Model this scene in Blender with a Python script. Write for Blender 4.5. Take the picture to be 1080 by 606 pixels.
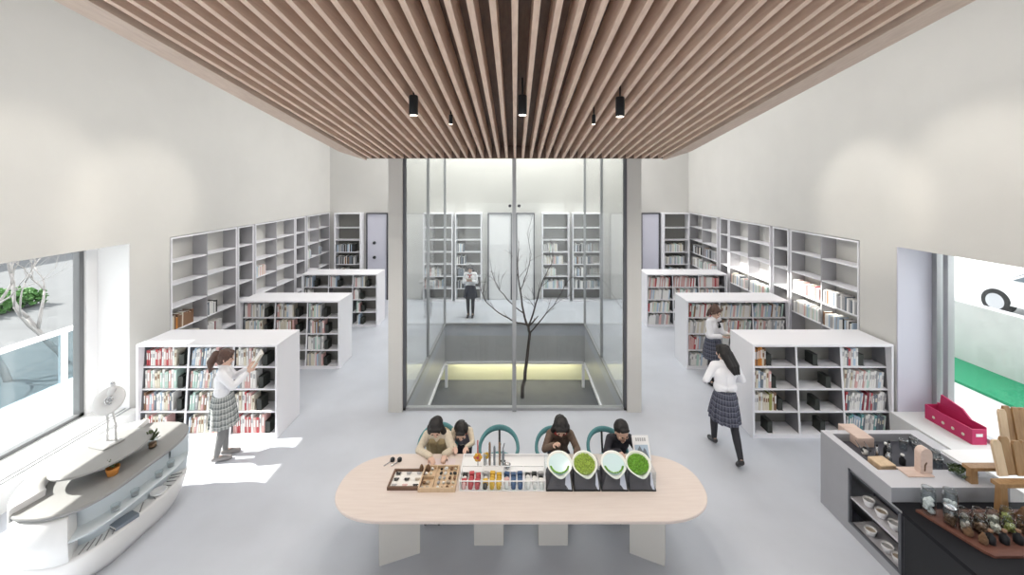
import bpy, bmesh, math, random
from mathutils import Vector, Matrix
random.seed(7)
PI = math.pi
V = Vector
SC = bpy.context.scene
COL = SC.collection
for o in list(bpy.data.objects):
    bpy.data.objects.remove(o)

# ------------------------------------------------------------------ camera
F = 420.0; PX, PY, HC = 543.0, 193.0, 4.0
cam = bpy.data.cameras.new('camera'); co = bpy.data.objects.new('camera', cam); COL.objects.link(co)
co.location = (0, 0, HC); co.rotation_euler = (PI/2, 0, 0)
cam.sensor_width = 36; cam.sensor_fit = 'HORIZONTAL'; cam.lens = 36*F/1080
cam.shift_x = (540-PX)/1080; cam.shift_y = (PY-303)/1080
cam.clip_start = 0.05; cam.clip_end = 300
SC.camera = co
def at(x, y, z):            # the point of height z seen at a photo position
    Y = (HC-z)*F/(y-PY)
    return V(((x-PX)*Y/F, Y, z))
def atY(x, y, Y):
    return V(((x-PX)*Y/F, Y, HC-(y-PY)*Y/F))

# ------------------------------------------------------------------ light
SUN, SKY, EXPO = 9.5, 2.3, 0.55
SC.view_settings.view_transform = 'Standard'; SC.view_settings.look = 'None'
SC.view_settings.exposure = EXPO; SC.view_settings.gamma = 1; SC.view_settings.use_curve_mapping = False
w = bpy.data.worlds.new('sky'); SC.world = w; w.use_nodes = True
nt = w.node_tree; nt.nodes.clear()
out = nt.nodes.new('ShaderNodeOutputWorld'); bg = nt.nodes.new('ShaderNodeBackground')
sky = nt.nodes.new('ShaderNodeTexSky'); sky.sky_type = 'HOSEK_WILKIE'; sky.turbidity = 6; sky.ground_albedo = .6
sky.sun_direction = (-.70, -.06, .60)
mx = nt.nodes.new('ShaderNodeMix'); mx.data_type = 'RGBA'; mx.inputs[0].default_value = .8
mx.inputs[7].default_value = (.96, .975, 1, 1)
nt.links.new(sky.outputs[0], mx.inputs[6]); nt.links.new(mx.outputs[2], bg.inputs[0])
bg.inputs[1].default_value = SKY; nt.links.new(bg.outputs[0], out.inputs[0])
sl = bpy.data.lights.new('sun', 'SUN'); so = bpy.data.objects.new('sun', sl); COL.objects.link(so)
sl.energy = SUN; sl.angle = math.radians(.6); sl.color = (1, .96, .9)
so.rotation_euler = V((1, .05, -.80)).to_track_quat('-Z', 'Y').to_euler()

# ------------------------------------------------------------------ materials
def mat(name, col, rough=.5, metal=0, spec=.5, noise=0, nscale=8, bump=0, trans=0, emit=None):
    m = bpy.data.materials.new(name); m.use_nodes = True
    t = m.node_tree; b = t.nodes['Principled BSDF']
    b.inputs['Base Color'].default_value = (*col, 1); b.inputs['Roughness'].default_value = rough
    b.inputs['Metallic'].default_value = metal; b.inputs['Specular IOR Level'].default_value = spec
    if trans: b.inputs['Transmission Weight'].default_value = trans
    if emit:
        b.inputs['Emission Color'].default_value = (*emit[0], 1); b.inputs['Emission Strength'].default_value = emit[1]
    if noise or bump:
        tc = t.nodes.new('ShaderNodeTexCoord'); n = t.nodes.new('ShaderNodeTexNoise')
        n.inputs['Scale'].default_value = nscale; n.inputs['Detail'].default_value = 5
        t.links.new(tc.outputs['Object'], n.inputs['Vector'])
        if noise:
            r = t.nodes.new('ShaderNodeMapRange'); r.inputs['From Min'].default_value = .25; r.inputs['From Max'].default_value = .75
            r.inputs['To Min'].default_value = 1-noise; r.inputs['To Max'].default_value = 1+noise
            mm = t.nodes.new('ShaderNodeMix'); mm.data_type = 'RGBA'; mm.blend_type = 'MULTIPLY'; mm.inputs[0].default_value = 1
            mm.inputs[6].default_value = (*col, 1)
            t.links.new(n.outputs['Fac'], r.inputs['Value']); t.links.new(r.outputs['Result'], mm.inputs[7])
            t.links.new(mm.outputs[2], b.inputs['Base Color'])
        if bump:
            bp = t.nodes.new('ShaderNodeBump'); bp.inputs['Strength'].default_value = bump
            t.links.new(n.outputs['Fac'], bp.inputs['Height']); t.links.new(bp.outputs[0], b.inputs['Normal'])
    return m
def wood(name, c1, c2, sc=(1, 14, 14), rough=.5):
    m = bpy.data.materials.new(name); m.use_nodes = True
    t = m.node_tree; b = t.nodes['Principled BSDF']; b.inputs['Roughness'].default_value = rough
    tc = t.nodes.new('ShaderNodeTexCoord'); mp = t.nodes.new('ShaderNodeMapping'); mp.inputs['Scale'].default_value = sc
    n = t.nodes.new('ShaderNodeTexNoise'); n.inputs['Scale'].default_value = 3; n.inputs['Detail'].default_value = 6
    cr = t.nodes.new('ShaderNodeValToRGB'); cr.color_ramp.elements[0].position = .3; cr.color_ramp.elements[1].position = .7
    cr.color_ramp.elements[0].color = (*c1, 1); cr.color_ramp.elements[1].color = (*c2, 1)
    t.links.new(tc.outputs['Object'], mp.inputs[0]); t.links.new(mp.outputs[0], n.inputs['Vector'])
    t.links.new(n.outputs['Fac'], cr.inputs[0]); t.links.new(cr.outputs[0], b.inputs['Base Color'])
    return m
def glass(name, tint=(.985, .995, .99), refl=1.0):
    m = bpy.data.materials.new(name); m.use_nodes = True
    t = m.node_tree; t.nodes.clear()
    o = t.nodes.new('ShaderNodeOutputMaterial'); mxs = t.nodes.new('ShaderNodeMixShader')
    lw = t.nodes.new('ShaderNodeLayerWeight'); lw.inputs[0].default_value = .5
    pw_ = t.nodes.new('ShaderNodeMath'); pw_.operation = 'POWER'; pw_.inputs[1].default_value = 4.0; t.links.new(lw.outputs['Facing'], pw_.inputs[0])
    fr = t.nodes.new('ShaderNodeMath'); fr.operation = 'MULTIPLY_ADD'; fr.inputs[1].default_value = .5*refl; fr.inputs[2].default_value = .025*refl
    t.links.new(pw_.outputs[0], fr.inputs[0])
    tr = t.nodes.new('ShaderNodeBsdfTransparent'); tr.inputs[0].default_value = (*tint, 1)
    gl = t.nodes.new('ShaderNodeBsdfGlossy'); gl.inputs['Roughness'].default_value = .01
    t.links.new(fr.outputs[0], mxs.inputs[0]); t.links.new(tr.outputs[0], mxs.inputs[1]); t.links.new(gl.outputs[0], mxs.inputs[2])
    t.links.new(mxs.outputs[0], o.inputs[0])
    return m
def plaid(name, base, line1, line2, ku=28, kv=6):
    m = bpy.data.materials.new(name); m.use_nodes = True
    t = m.node_tree; b = t.nodes['Principled BSDF']; b.inputs['Roughness'].default_value = .85
    uv = t.nodes.new('ShaderNodeTexCoord'); sp = t.nodes.new('ShaderNodeSeparateXYZ'); t.links.new(uv.outputs['UV'], sp.inputs[0])
    def band(sock, k, off, width):
        a = t.nodes.new('ShaderNodeMath'); a.operation = 'MULTIPLY_ADD'; a.inputs[1].default_value = k; a.inputs[2].default_value = off
        f = t.nodes.new('ShaderNodeMath'); f.operation = 'FRACT'; l = t.nodes.new('ShaderNodeMath'); l.operation = 'LESS_THAN'; l.inputs[1].default_value = width
        t.links.new(sock, a.inputs[0]); t.links.new(a.outputs[0], f.inputs[0]); t.links.new(f.outputs[0], l.inputs[0])
        return l.outputs[0]
    prev = None
    for col, bands in ((line1, [(0, ku, 0, .38), (1, kv, 0, .38)]), (line2, [(0, ku, .6, .12), (1, kv, .6, .14)])):
        for ax, k, off, wd in bands:
            mm = t.nodes.new('ShaderNodeMix'); mm.data_type = 'RGBA'
            if prev is None: mm.inputs[6].default_value = (*base, 1)
            else: t.links.new(prev, mm.inputs[6])
            mm.inputs[7].default_value = (*col, 1)
            s = t.nodes.new('ShaderNodeMath'); s.operation = 'MULTIPLY'; s.inputs[1].default_value = .55
            t.links.new(band(sp.outputs[ax], k, off, wd), s.inputs[0]); t.links.new(s.outputs[0], mm.inputs[0])
            prev = mm.outputs[2]
    t.links.new(prev, b.inputs['Base Color'])
    return m

M = {}
M['wall'] = mat('wall_paint', (.62, .61, .585), .8, noise=.025, nscale=1.5)
M['white'] = mat('white_paint', (.80, .80, .81), .5)
M['panel'] = mat('lavender_panel', (.64, .64, .73), .45)
M['floor'] = mat('polished_concrete', (.545, .57, .625), .36, noise=.07, nscale=1.2)
M['conc'] = mat('pale_concrete', (.60, .60, .60), .7, noise=.05, nscale=3)
M['pave'] = mat('white_paving', (.75, .75, .74), .8, noise=.04, nscale=2)
M['turf'] = mat('green_turf', (.02, .27, .13), .9, noise=.4, nscale=40, bump=.5)
M['hedge'] = mat('hedge_leaf', (.05, .14, .03), .8, noise=.4, nscale=30)
M['slat'] = wood('ceiling_slat_wood', (.68, .49, .38), (.80, .61, .49), (14, 1, 14))
M['slatdark'] = wood('ceiling_board_wood', (.125, .077, .056), (.18, .115, .085), (14, 1, 14))
M['fascia'] = wood('fascia_wood', (.55, .42, .34), (.64, .51, .42), (14, 1, 14))
M['alu'] = mat('brushed_aluminium', (.40, .41, .42), .4, .5)
M['darkframe'] = mat('dark_metal_frame', (.12, .125, .14), .4, .5)
M['glass'] = glass('clear_glass')
M['glassb'] = glass('bluish_glass', (.64, .73, .77))
M['case'] = mat('bookcase_lacquer', (.83, .825, .86), .45)
M['wallshade'] = mat('wall_shelf_shade_grey', (.40, .395, .41), .5)  # shade of the unlit shelf sides put into a darker grey
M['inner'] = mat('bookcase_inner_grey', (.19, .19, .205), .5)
M['caseback'] = mat('bookcase_back', (.21, .205, .19), .6)
M['counter'] = mat('counter_grey', (.36, .365, .39), .5, noise=.03, nscale=6)
M['ctop'] = mat('counter_top_grey', (.56, .555, .59), .4)
M['black'] = mat('black_metal', (.016, .017, .02), .5, 0, .3)
M['blackc'] = mat('black_worktop', (.009, .009, .012), .6, 0, .2)
M['bookend'] = mat('black_bookend', (.03, .034, .03), .5)
M['paveout'] = mat('grey_paving', (.095, .10, .105), .9, noise=.08, nscale=1.5)
M['winframe'] = mat('grey_window_frame', (.17, .175, .18), .45, .3)
M['paper'] = mat('paper', (.82, .80, .76), .8)
M['table'] = wood('table_pale_wood', (.67, .575, .525), (.72, .63, .58), (1, 12, 12), .4)
M['tleg'] = mat('table_leg', (.60, .58, .545), .6)
M['teal'] = mat('teal_fabric', (.10, .27, .29), .8, noise=.15, nscale=60)
M['skin'] = mat('skin', (.70, .47, .37), .55)
M['hair'] = mat('black_hair', (.011, .009, .009), .6, noise=.3, nscale=60)
M['hairb'] = mat('brown_hair', (.085, .042, .03), .5, noise=.3, nscale=60)
M['blouse'] = mat('white_blouse', (.84, .84, .87), .8)
M['eye'] = mat('eye_dark', (.02, .015, .012), .2)
M['lip'] = mat('lips', (.50, .20, .18), .5)
M['tightg'] = mat('grey_tights', (.20, .20, .20), .8)
M['tightb'] = mat('black_tights', (.02, .02, .026), .75)
M['shoeg'] = mat('grey_shoe', (.25, .24, .24), .6)
M['shoeb'] = mat('black_shoe', (.018, .018, .02), .4)
M['plaidg'] = plaid('grey_plaid', (.42, .44, .43), (.07, .085, .09), (.75, .76, .75))
M['plaidd'] = plaid('dark_plaid', (.085, .09, .13), (.018, .02, .035), (.22, .23, .27))
M['navy'] = mat('navy_cloth', (.02, .022, .04), .85)
M['red'] = mat('red_cloth', (.42, .03, .03), .7)
M['cream'] = mat('cream_fleece', (.66, .58, .46), .9, noise=.1, nscale=40)
M['khaki'] = mat('khaki_vest', (.42, .33, .18), .9, noise=.1, nscale=40)
M['brownc'] = mat('brown_coat', (.16, .11, .085), .9, noise=.2, nscale=30)
M['greyv'] = mat('grey_vest', (.16, .15, .18), .9)
M['darkc'] = mat('dark_jacket', (.028, .028, .038), .85)
M['mag'] = mat('magenta_box', (.55, .03, .13), .5)
M['wood'] = wood('warm_wood', (.28, .155, .065), (.40, .24, .11), (10, 10, 1.5))
M['woodl'] = wood('light_wood', (.60, .44, .28), (.70, .53, .36), (10, 10, 1.5))
M['woodr'] = wood('red_brown_wood', (.13, .05, .035), (.18, .075, .052), (2, 12, 12))
M['wooddark'] = wood('dark_wood', (.13, .07, .045), (.19, .11, .07), (2, 12, 12))
M['jarglass'] = glass('jar_glass', (.90, .93, .94), 2.6)
M['acryl'] = glass('clear_acrylic', (.95, .975, .985))
M['wplastic'] = mat('white_plastic', (.85, .85, .86), .3)
M['bowlw'] = mat('bowl_white', (.86, .87, .82), .35)
M['leafg'] = mat('bright_leaf', (.15, .36, .03), .7, noise=.5, nscale=60)
M['leafd'] = mat('dark_leaf', (.07, .10, .04), .7, noise=.4, nscale=60)
M['water'] = mat('pale_water', (.62, .78, .80), .1)
M['ship'] = mat('white_lacquer', (.70, .70, .70), .35)
M['deck'] = mat('grey_deck', (.27, .27, .266), .5)
M['platem'] = mat('pale_plate', (.36, .36, .36), .4)
M['deckb'] = mat('blue_grey_recess', (.58, .64, .68), .5)
M['pine'] = mat('pine_cone', (.17, .095, .05), .9, noise=.4, nscale=60, bump=.6)
M['stone'] = mat('beige_stone', (.48, .41, .33), .8, noise=.3, nscale=30)
M['steel'] = mat('steel', (.55, .56, .58), .25, .9)
M['dkgrey'] = mat('dark_grey_panel', (.06, .06, .075), .5)
M['bark'] = mat('dark_bark', (.075, .06, .055), .9)
M['barkp'] = mat('pale_bark', (.26, .25, .25), .9)
M['rubber'] = mat('tyre_rubber', (.03, .03, .03), .8)
M['carp'] = mat('white_car_paint', (.82, .83, .84), .15)
M['carg'] = mat('car_window', (.10, .13, .15), .08)
M['pit'] = mat('pit_grey', (.10, .105, .11), .7, noise=.15, nscale=5)
M['pitwall'] = mat('pit_cladding', (.52, .53, .54), .3, .1)
M['yellow'] = mat('yellow_lamplight_plaster', (.80, .80, .55), .7)  # plaster tinted yellow to carry the lower room's lamplight
M['greyhouse'] = mat('blue_grey_cladding', (.42, .50, .56), .5)
M['lampglow'] = mat('lamp_lens', (.9, .88, .8), .4, emit=((1, .9, .75), 6))
M['fillglow'] = mat('fill_light_diffuser', (.9, .9, .88), .4, emit=((1, .98, .95), .8))  # glow of the added overhead fill lights
M['coveglow'] = mat('cove_strip', (.9, .85, .7), .4, emit=((1, .86, .62), 2.5))
for nm, c in dict(red=(.50, .075, .085), yellow=(.70, .44, .05), blue=(.05, .11, .24), dark=(.03, .03, .03), pink=(.68, .42, .40), orange=(.62, .25, .05),
                  green=(.10, .33, .16), teal=(.16, .37, .38), white=(.80, .79, .77), cream=(.70, .65, .54), grey=(.42, .42, .43), brown=(.25, .14, .08),
                  slate=(.17, .20, .24), mint=(.50, .66, .60), maroon=(.24, .04, .06), olive=(.35, .36, .10), sky=(.45, .56, .68)).items():
    M['b_'+nm] = mat(nm+'_cover', c, .55)

# ------------------------------------------------------------------ mesh helpers
class MB:
    def __init__(s): s.bm = bmesh.new(); s.mats = []; s.cur = 0; s.uv = None
    def m(s, key):
        mm = M[key] if isinstance(key, str) else key
        if mm not in s.mats: s.mats.append(mm)
        s.cur = s.mats.index(mm); return s
    def _v(s, pts): return [s.bm.verts.new(p) for p in pts]
    def f(s, vs, smooth=False):
        try: fc = s.bm.faces.new(vs)
        except ValueError: return None
        fc.material_index = s.cur; fc.smooth = smooth; return fc
    def box(s, x0, x1, y0, y1, z0, z1, T=None):
        p = [V((x, y, z)) for z in (z0, z1) for y in (y0, y1) for x in (x0, x1)]
        if T is not None: p = [T @ q for q in p]
        v = s._v(p)
        for q in ((0, 2, 3, 1), (4, 5, 7, 6), (0, 1, 5, 4), (2, 6, 7, 3), (0, 4, 6, 2), (1, 3, 7, 5)): s.f([v[i] for i in q])
        return s
    def hexa(s, p):      # 8 corners in box order
        v = s._v(p)
        for q in ((0, 2, 3, 1), (4, 5, 7, 6), (0, 1, 5, 4), (2, 6, 7, 3), (0, 4, 6, 2), (1, 3, 7, 5)): s.f([v[i] for i in q])
        return s
    def loft(s, rings, cap0=True, cap1=True, smooth=True, closed=True):
        R = [s._v(r) for r in rings]; n = len(R[0])
        for a, b in zip(R, R[1:]):
            for i in range(n if closed else n-1): s.f([a[i], a[(i+1) % n], b[(i+1) % n], b[i]], smooth)
        if cap0: s.f(list(reversed(R[0])))
        if cap1: s.f(R[-1])
        return s
    def prism(s, poly, z0, z1, T=None):
        r0 = [V((x, y, z0)) for x, y in poly]; r1 = [V((x, y, z1)) for x, y in poly]
        if T is not None: r0 = [T @ p for p in r0]; r1 = [T @ p for p in r1]
        return s.loft([r0, r1], smooth=False)
    def lathe(s, prof, c=(0, 0, 0), n=20, T=None, cap0=True, cap1=True):
        rings = []
        for r, z in prof:
            ring = [V((c[0]+r*math.cos(2*PI*i/n), c[1]+r*math.sin(2*PI*i/n), c[2]+z)) for i in range(n)]
            rings.append([T @ p for p in ring] if T is not None else ring)
        return s.loft(rings, cap0, cap1)
    def tube(s, pts, r, n=8, caps=True):
        pts = [V(p) for p in pts]; rs = r if isinstance(r, (list, tuple)) else [r]*len(pts)
        rings = []; ref = None
        for i, p in enumerate(pts):
            d = (pts[min(i+1, len(pts)-1)]-pts[max(i-1, 0)]).normalized()
            if ref is None: ref = V((0, 0, 1)) if abs(d.z) < .9 else V((1, 0, 0))
            a = d.cross(ref)
            if a.length < 1e-5: a = d.orthogonal()
            a.normalize(); b = a.cross(d).normalized(); ref = b
            rings.append([p+(a*math.cos(2*PI*k/n)+b*math.sin(2*PI*k/n))*rs[i] for k in range(n)])
        return s.loft(rings, caps, caps)
    def cap(s, p0, p1, r0, r1, n=12, T=None):      # tapered capsule
        p0, p1 = V(p0), V(p1)
        if T is not None: p0, p1 = T @ p0, T @ p1
        d = p1-p0
        d = d.normalized() if d.length > 1e-6 else V((0, 0, 1))
        a = d.orthogonal().normalized(); b = d.cross(a)
        rings = []
        for k in range(5):
            t = -PI/2+(k+.15)*(PI/2)/4.15; rings.append((p0+d*r0*math.sin(t), r0*math.cos(t)))
        for k in range(5):
            t = k*(PI/2)/4.15; rings.append((p1+d*r1*math.sin(t), r1*math.cos(t)))
        return s.loft([[c+(a*math.cos(2*PI*i/n)+b*math.sin(2*PI*i/n))*max(r, 1e-4) for i in range(n)] for c, r in rings])
    def ell(s, c, r, T=None, n=16, m=9):
        rings = []
        for k in range(m):
            t = -PI/2+PI*(k+.12)/(m-1+.24)
            ring = [V((c[0]+r[0]*math.cos(t)*math.cos(2*PI*i/n), c[1]+r[1]*math.cos(t)*math.sin(2*PI*i/n), c[2]+r[2]*math.sin(t))) for i in range(n)]
            rings.append([T @ p for p in ring] if T is not None else ring)
        return s.loft(rings)
    def build(s, name, key=None, parent=None, bevel=0, world=True):
        me = bpy.data.meshes.new(name)
        if bevel:
            bmesh.ops.bevel(s.bm, geom=list(s.bm.edges), offset=bevel, segments=2, affect='EDGES', clamp_overlap=True)
        bmesh.ops.recalc_face_normals(s.bm, faces=s.bm.faces)
        s.bm.to_mesh(me); s.bm.free()
        if key is not None: me.materials.append(M[key] if isinstance(key, str) else key)
        else:
            for mm in s.mats: me.materials.append(mm)
        o = bpy.data.objects.new(name, me); COL.objects.link(o)
        if parent is not None:
            o.parent = parent
            if world:
                W = wmat(parent).inverted(); me.transform(W)
        return o
def wmat(o):
    m = o.matrix_basis.copy() if not o.parent else wmat(o.parent) @ o.matrix_basis
    return m
def tag(o, label=None, cat=None, group=None, kind=None):
    if label: o['label'] = label
    if cat: o['category'] = cat
    if group: o['group'] = group
    if kind: o['kind'] = kind
    return o
def thing(name, label, cat, loc=(0, 0, 0), rz=0, group=None, kind=None):
    o = bpy.data.objects.new(name, None); COL.objects.link(o); o.empty_display_size = .1
    o.location = loc; o.rotation_euler = (0, 0, rz)
    return tag(o, label, cat, group, kind)
def struct(name, mb, key=None, **k):
    o = mb.build(name, key, **k); o['kind'] = 'structure'; return o
def box(*a): return MB().box(*a)
def copy_tree(o, parent=None):
    c = o.copy(); COL.objects.link(c)
    if parent is not None: c.parent = parent
    for ch in list(o.children): copy_tree(ch, c)
    return c
def remesh(name, mb, key, parent, voxel=.008, smooth=3, world=False):
    me = bpy.data.meshes.new('tmp'); bmesh.ops.recalc_face_normals(mb.bm, faces=mb.bm.faces); mb.bm.to_mesh(me); mb.bm.free()
    o = bpy.data.objects.new('tmp', me); COL.objects.link(o)
    r = o.modifiers.new('r', 'REMESH'); r.mode = 'VOXEL'; r.voxel_size = voxel
    if smooth:
        sm = o.modifiers.new('s', 'SMOOTH'); sm.factor = .5; sm.iterations = smooth
    bpy.context.view_layer.update()
    dg = bpy.context.evaluated_depsgraph_get()
    m2 = bpy.data.meshes.new_from_object(o.evaluated_get(dg)); m2.name = name
    bpy.data.objects.remove(o); bpy.data.meshes.remove(me)
    m2.materials.clear(); m2.materials.append(M[key])
    for p in m2.polygons: p.use_smooth = True
    q = bpy.data.objects.new(name, m2); COL.objects.link(q); q.parent = parent
    if world: m2.transform(wmat(parent).inverted())
    return q
ORD = ['first', 'second', 'third', 'fourth', 'fifth', 'sixth', 'seventh', 'eighth', 'ninth', 'tenth', 'eleventh', 'twelfth', 'thirteenth', 'fourteenth', 'fifteenth',
       'sixteenth', 'seventeenth', 'eighteenth', 'nineteenth', 'twentieth', 'twenty-first', 'twenty-second', 'twenty-third', 'twenty-fourth', 'twenty-fifth', 'twenty-sixth',
       'twenty-seventh', 'twenty-eighth', 'twenty-ninth', 'thirtieth']

# ------------------------------------------------------------------ room shell
XL, XR, YB, ZS, ZR = -6.38, 6.0, 13.75, 3.0, 7.2
A0, A1, AX = 7.03, 11.24, 1.97          # atrium front, back, half width
YL, YR = 6.6, 6.24                        # where the window recesses end
YN = -3.5                                 # rear of the room
fl = MB()
fl.box(-7.0, -AX, YN, YB+.3, -.3, 0); fl.box(AX, 6.62, YN, YB+.3, -.3, 0); fl.box(-AX, AX, YN, A0, -.3, 0); fl.box(-AX, AX, A1, YB+.3, -.3, 0)
struct('floor', fl, 'floor')
wl = MB()
wl.box(-7.05, XL, YN, YB+.3, ZS, ZR).box(-7.05, XL, YL, 7.37, 0, ZS).box(-7.05, -6.72, 7.37, YB+.3, 0, ZS).box(-7.05, XL, YN, 1.2, 0, ZS)
struct('wall_left', wl, 'wall')
wr = MB()
wr.box(XR, 6.65, YN, YB+.3, ZS, ZR).box(XR, 6.65, YR+.02, 6.93, 0, ZS).box(6.32, 6.65, 6.93, YB+.3, 0, ZS).box(XR, 6.65, YN, 1.2, 0, ZS)
struct('wall_right', wr, 'wall')
struct('trim_1', box(6.005, 6.6, YR, YR+.02, .42, ZS), 'panel')       # pale panel closing the window recess
struct('wall_back', box(XL-.6, XR+.6, YB, YB+.3, 0, ZR), 'wall')
# unseen rear wall, opening added to let in daylight fill from behind
wb = MB(); wb.box(-7.05, 6.65, YN-.3, YN, 2.7, ZR).box(-7.05, -5.2, YN-.3, YN, 0, 2.7).box(4.9, 6.65, YN-.3, YN, 0, 2.7)
struct('wall_rear', wb, 'wall')
rf = MB()
rf.box(-7.05, -AX, YN-.3, YB+.3, ZR, ZR+.3).box(AX, 6.65, YN-.3, YB+.3, ZR, ZR+.3).box(-AX, AX, YN-.3, A0, ZR, ZR+.3).box(-AX, AX, A1, YB+.3, ZR, ZR+.3)
struct('ceiling', rf, 'wall')
ap = MB()      # unseen upstands over the glazing, heights shaped to crop the sun band
ap.box(AX, AX+.15, A0, A1, 5.25, ZR).box(-AX-.15, -AX, A0, A1, 5.3, 7.9).box(-AX, AX, A0-.12, A0, 5.3, ZR+.3).box(-AX, AX, A1, A1+.15, 5.3, ZR+.3)
struct('trim_2', ap, 'white')
# sill ledges
sl_ = MB(); sl_.box(-7.05, -6.2, 1.2, YL, 0, .27)
struct('trim_3', sl_, 'pave')
sg = MB(); sg.box(-6.46, -6.435, 1.2, YL, .27, .282).box(-6.385, -6.36, 1.2, YL, .27, .282)
struct('trim_4', sg, 'alu')
rl = MB(); rl.box(5.88, 6.65, 1.2, YR, 0, .42)
struct('trim_5', rl, 'pave')
# windows
def side_window(name, X, y0, y1, z0, z1, mulls, fkey):
    t = bpy.data.objects.new(name, None); COL.objects.link(t); t.location = (X, y0, z0); t['kind'] = 'structure'
    fm = MB()
    fm.box(X-.05, X+.05, y0, y1, z0, z0+.05).box(X-.05, X+.05, y0, y1, z1-.05, z1)
    for y in mulls: fm.box(X-.05, X+.05, y-.035, y+.035, z0, z1)
    fm.build('window_frame', fkey, t)
    box(X-.008, X+.008, y0, y1, z0+.05, z1-.05).build('window_pane', 'glass', t)
side_window('window_1', -6.98, 1.2, 6.405, .27, ZS, (1.24, 3.2, 6.37), 'winframe')
side_window('window_2', 6.58, 1.2, YR, .42, ZS, (1.24, 3.0, YR-.2, YR-.04), 'alu')

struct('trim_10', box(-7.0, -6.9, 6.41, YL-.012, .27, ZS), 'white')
struct('jamb_sunlight_overlay', box(-7.04, XL-.004, YL-.012, YL, .27, ZS), 'white')  # white sheet over the jamb, sunlight put into its colour
# atrium glazing
def glazing():
    t = bpy.data.objects.new('window_3', None); COL.objects.link(t); t.location = (0, A0, 0); t['kind'] = 'structure'
    fr = MB()
    fr.box(-.045, .045-.02, A0-.06, A0+.1, 0, 5.4)
    fr.box(-AX, AX, A0-.02, A0+.06, 0, .05)
    fr.build('mullion', 'alu', t)
    fk = MB()
    for s in (-1, 1): fk.box(min(s*AX, s*(AX-.05)), max(s*AX, s*(AX-.05)), A0-.02, A0+.05, 0, 5.4)
    fk.build('edge_frame', 'darkframe', t)
    box(-AX+.05, -.045, A0, A0+.012, .05, 5.23).build('front_pane', 'glass', t)
    box(.03, AX-.05, A0, A0+.012, .05, 5.23).build('front_pane', 'glass', t)
    for s in (-1, 1):
        m = MB(); X = s*AX
        for y in (9.05, A1-.03): m.box(X-.03, X+.03, y-.03, y+.03, 0, 5.4)
        m.box(X-.03, X+.03, A0+.05, A1, 0, .06)
        m.build('side_mullion', 'alu', t)
        box(X-.006, X+.006, A0+.05, 9.02, .06, 5.23).build('side_pane', 'glass', t)
        box(X-.006, X+.006, 9.08, A1-.06, .06, 5.23).build('side_pane', 'glass', t)
    m = MB(); m.box(-AX, AX, A1-.05, A1, 0, .06).box(-.03, .03, A1-.05, A1, 0, 5.4); m.build('rear_mullion', 'alu', t)
    box(-AX+.03, -.03, A1-.03, A1-.02, .06, 5.23).build('rear_pane', 'glass', t)
    box(.03, AX-.03, A1-.03, A1-.02, .06, 5.23).build('rear_pane', 'glass', t)
    dk = MB()
    dk.cap((-.085, A0-.03, 3.60), (-.085, A0-.005, 3.60), .028, .028); dk.build('glazing_knob', 'darkframe', t)
    MB().cap((.075, A0-.03, 3.60), (.075, A0-.005, 3.60), .028, .028).build('glazing_knob', 'darkframe', t)
glazing()
for s in (-1, 1):
    x0, x1 = sorted((s*AX, s*(AX+.24)))
    o = struct('column', box(x0, x1, A0-.08, A0+.25, 0, 5.6), 'wall')
# sunken courtyard below the light well
pw = MB()
pw.box(-AX-.2, AX+.2, A1, A1+.25, -1.04, -.3).box(-AX-.25, -AX, A0, A1, -1.04, -.3).box(AX, AX+.25, A0, A1, -1.04, -.3).box(-AX, AX, A0-.25, A0, -1.9, -.3)
struct('wall_courtyard', pw, 'pitwall')
struct('trim_6', MB().box(-AX-.02, -AX+.04, A0, A1, -1.09, -1.03).box(AX-.04, AX+.02, A0, A1, -1.09, -1.03).box(-AX, AX, A1-.04, A1+.02, -1.09, -1.03), 'white')
pl = MB(); pl.box(-AX-1.2, AX+1.2, A1+.35, A1+.6, -1.75, -1.04)
struct('wall_courtyard_rear', pl, 'yellow')
struct('wall_courtyard_side', MB().box(-AX-1.2, -AX-1.0, A0, A1+.4, -1.75, -1.04).box(AX+1., AX+1.2, A0, A1+.4, -1.75, -1.04), 'pitwall')
l = bpy.data.lights.new('courtyard_fill_light', 'AREA'); lo = bpy.data.objects.new('courtyard_fill_light', l); COL.objects.link(lo)  # area light added under the overhang to brighten the yellow wall
l.shape = 'RECTANGLE'; l.size = 3.6; l.size_y = .06; l.energy = 7; l.color = (1, .96, .78); lo.location = (0, A1+.12, -1.055); lo.rotation_euler = (math.radians(35), 0, 0)
struct('courtyard_glow_strip', box(-1.85, 1.85, A1+.08, A1+.16, -1.0405, -1.039), 'lampglow')  # glowing strip added to go with the courtyard fill light
struct('floor_courtyard', box(-AX-1.2, AX+1.2, A0, A1+.6, -1.95, -1.72), 'pit')
for s in (-1, 1):
    struct('trim_7' if s < 0 else 'trim_8', box(s*(AX-.05)-.035, s*(AX-.05)+.035, A1-.1, A1-.02, -1.72, -1.09), 'white')

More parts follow.
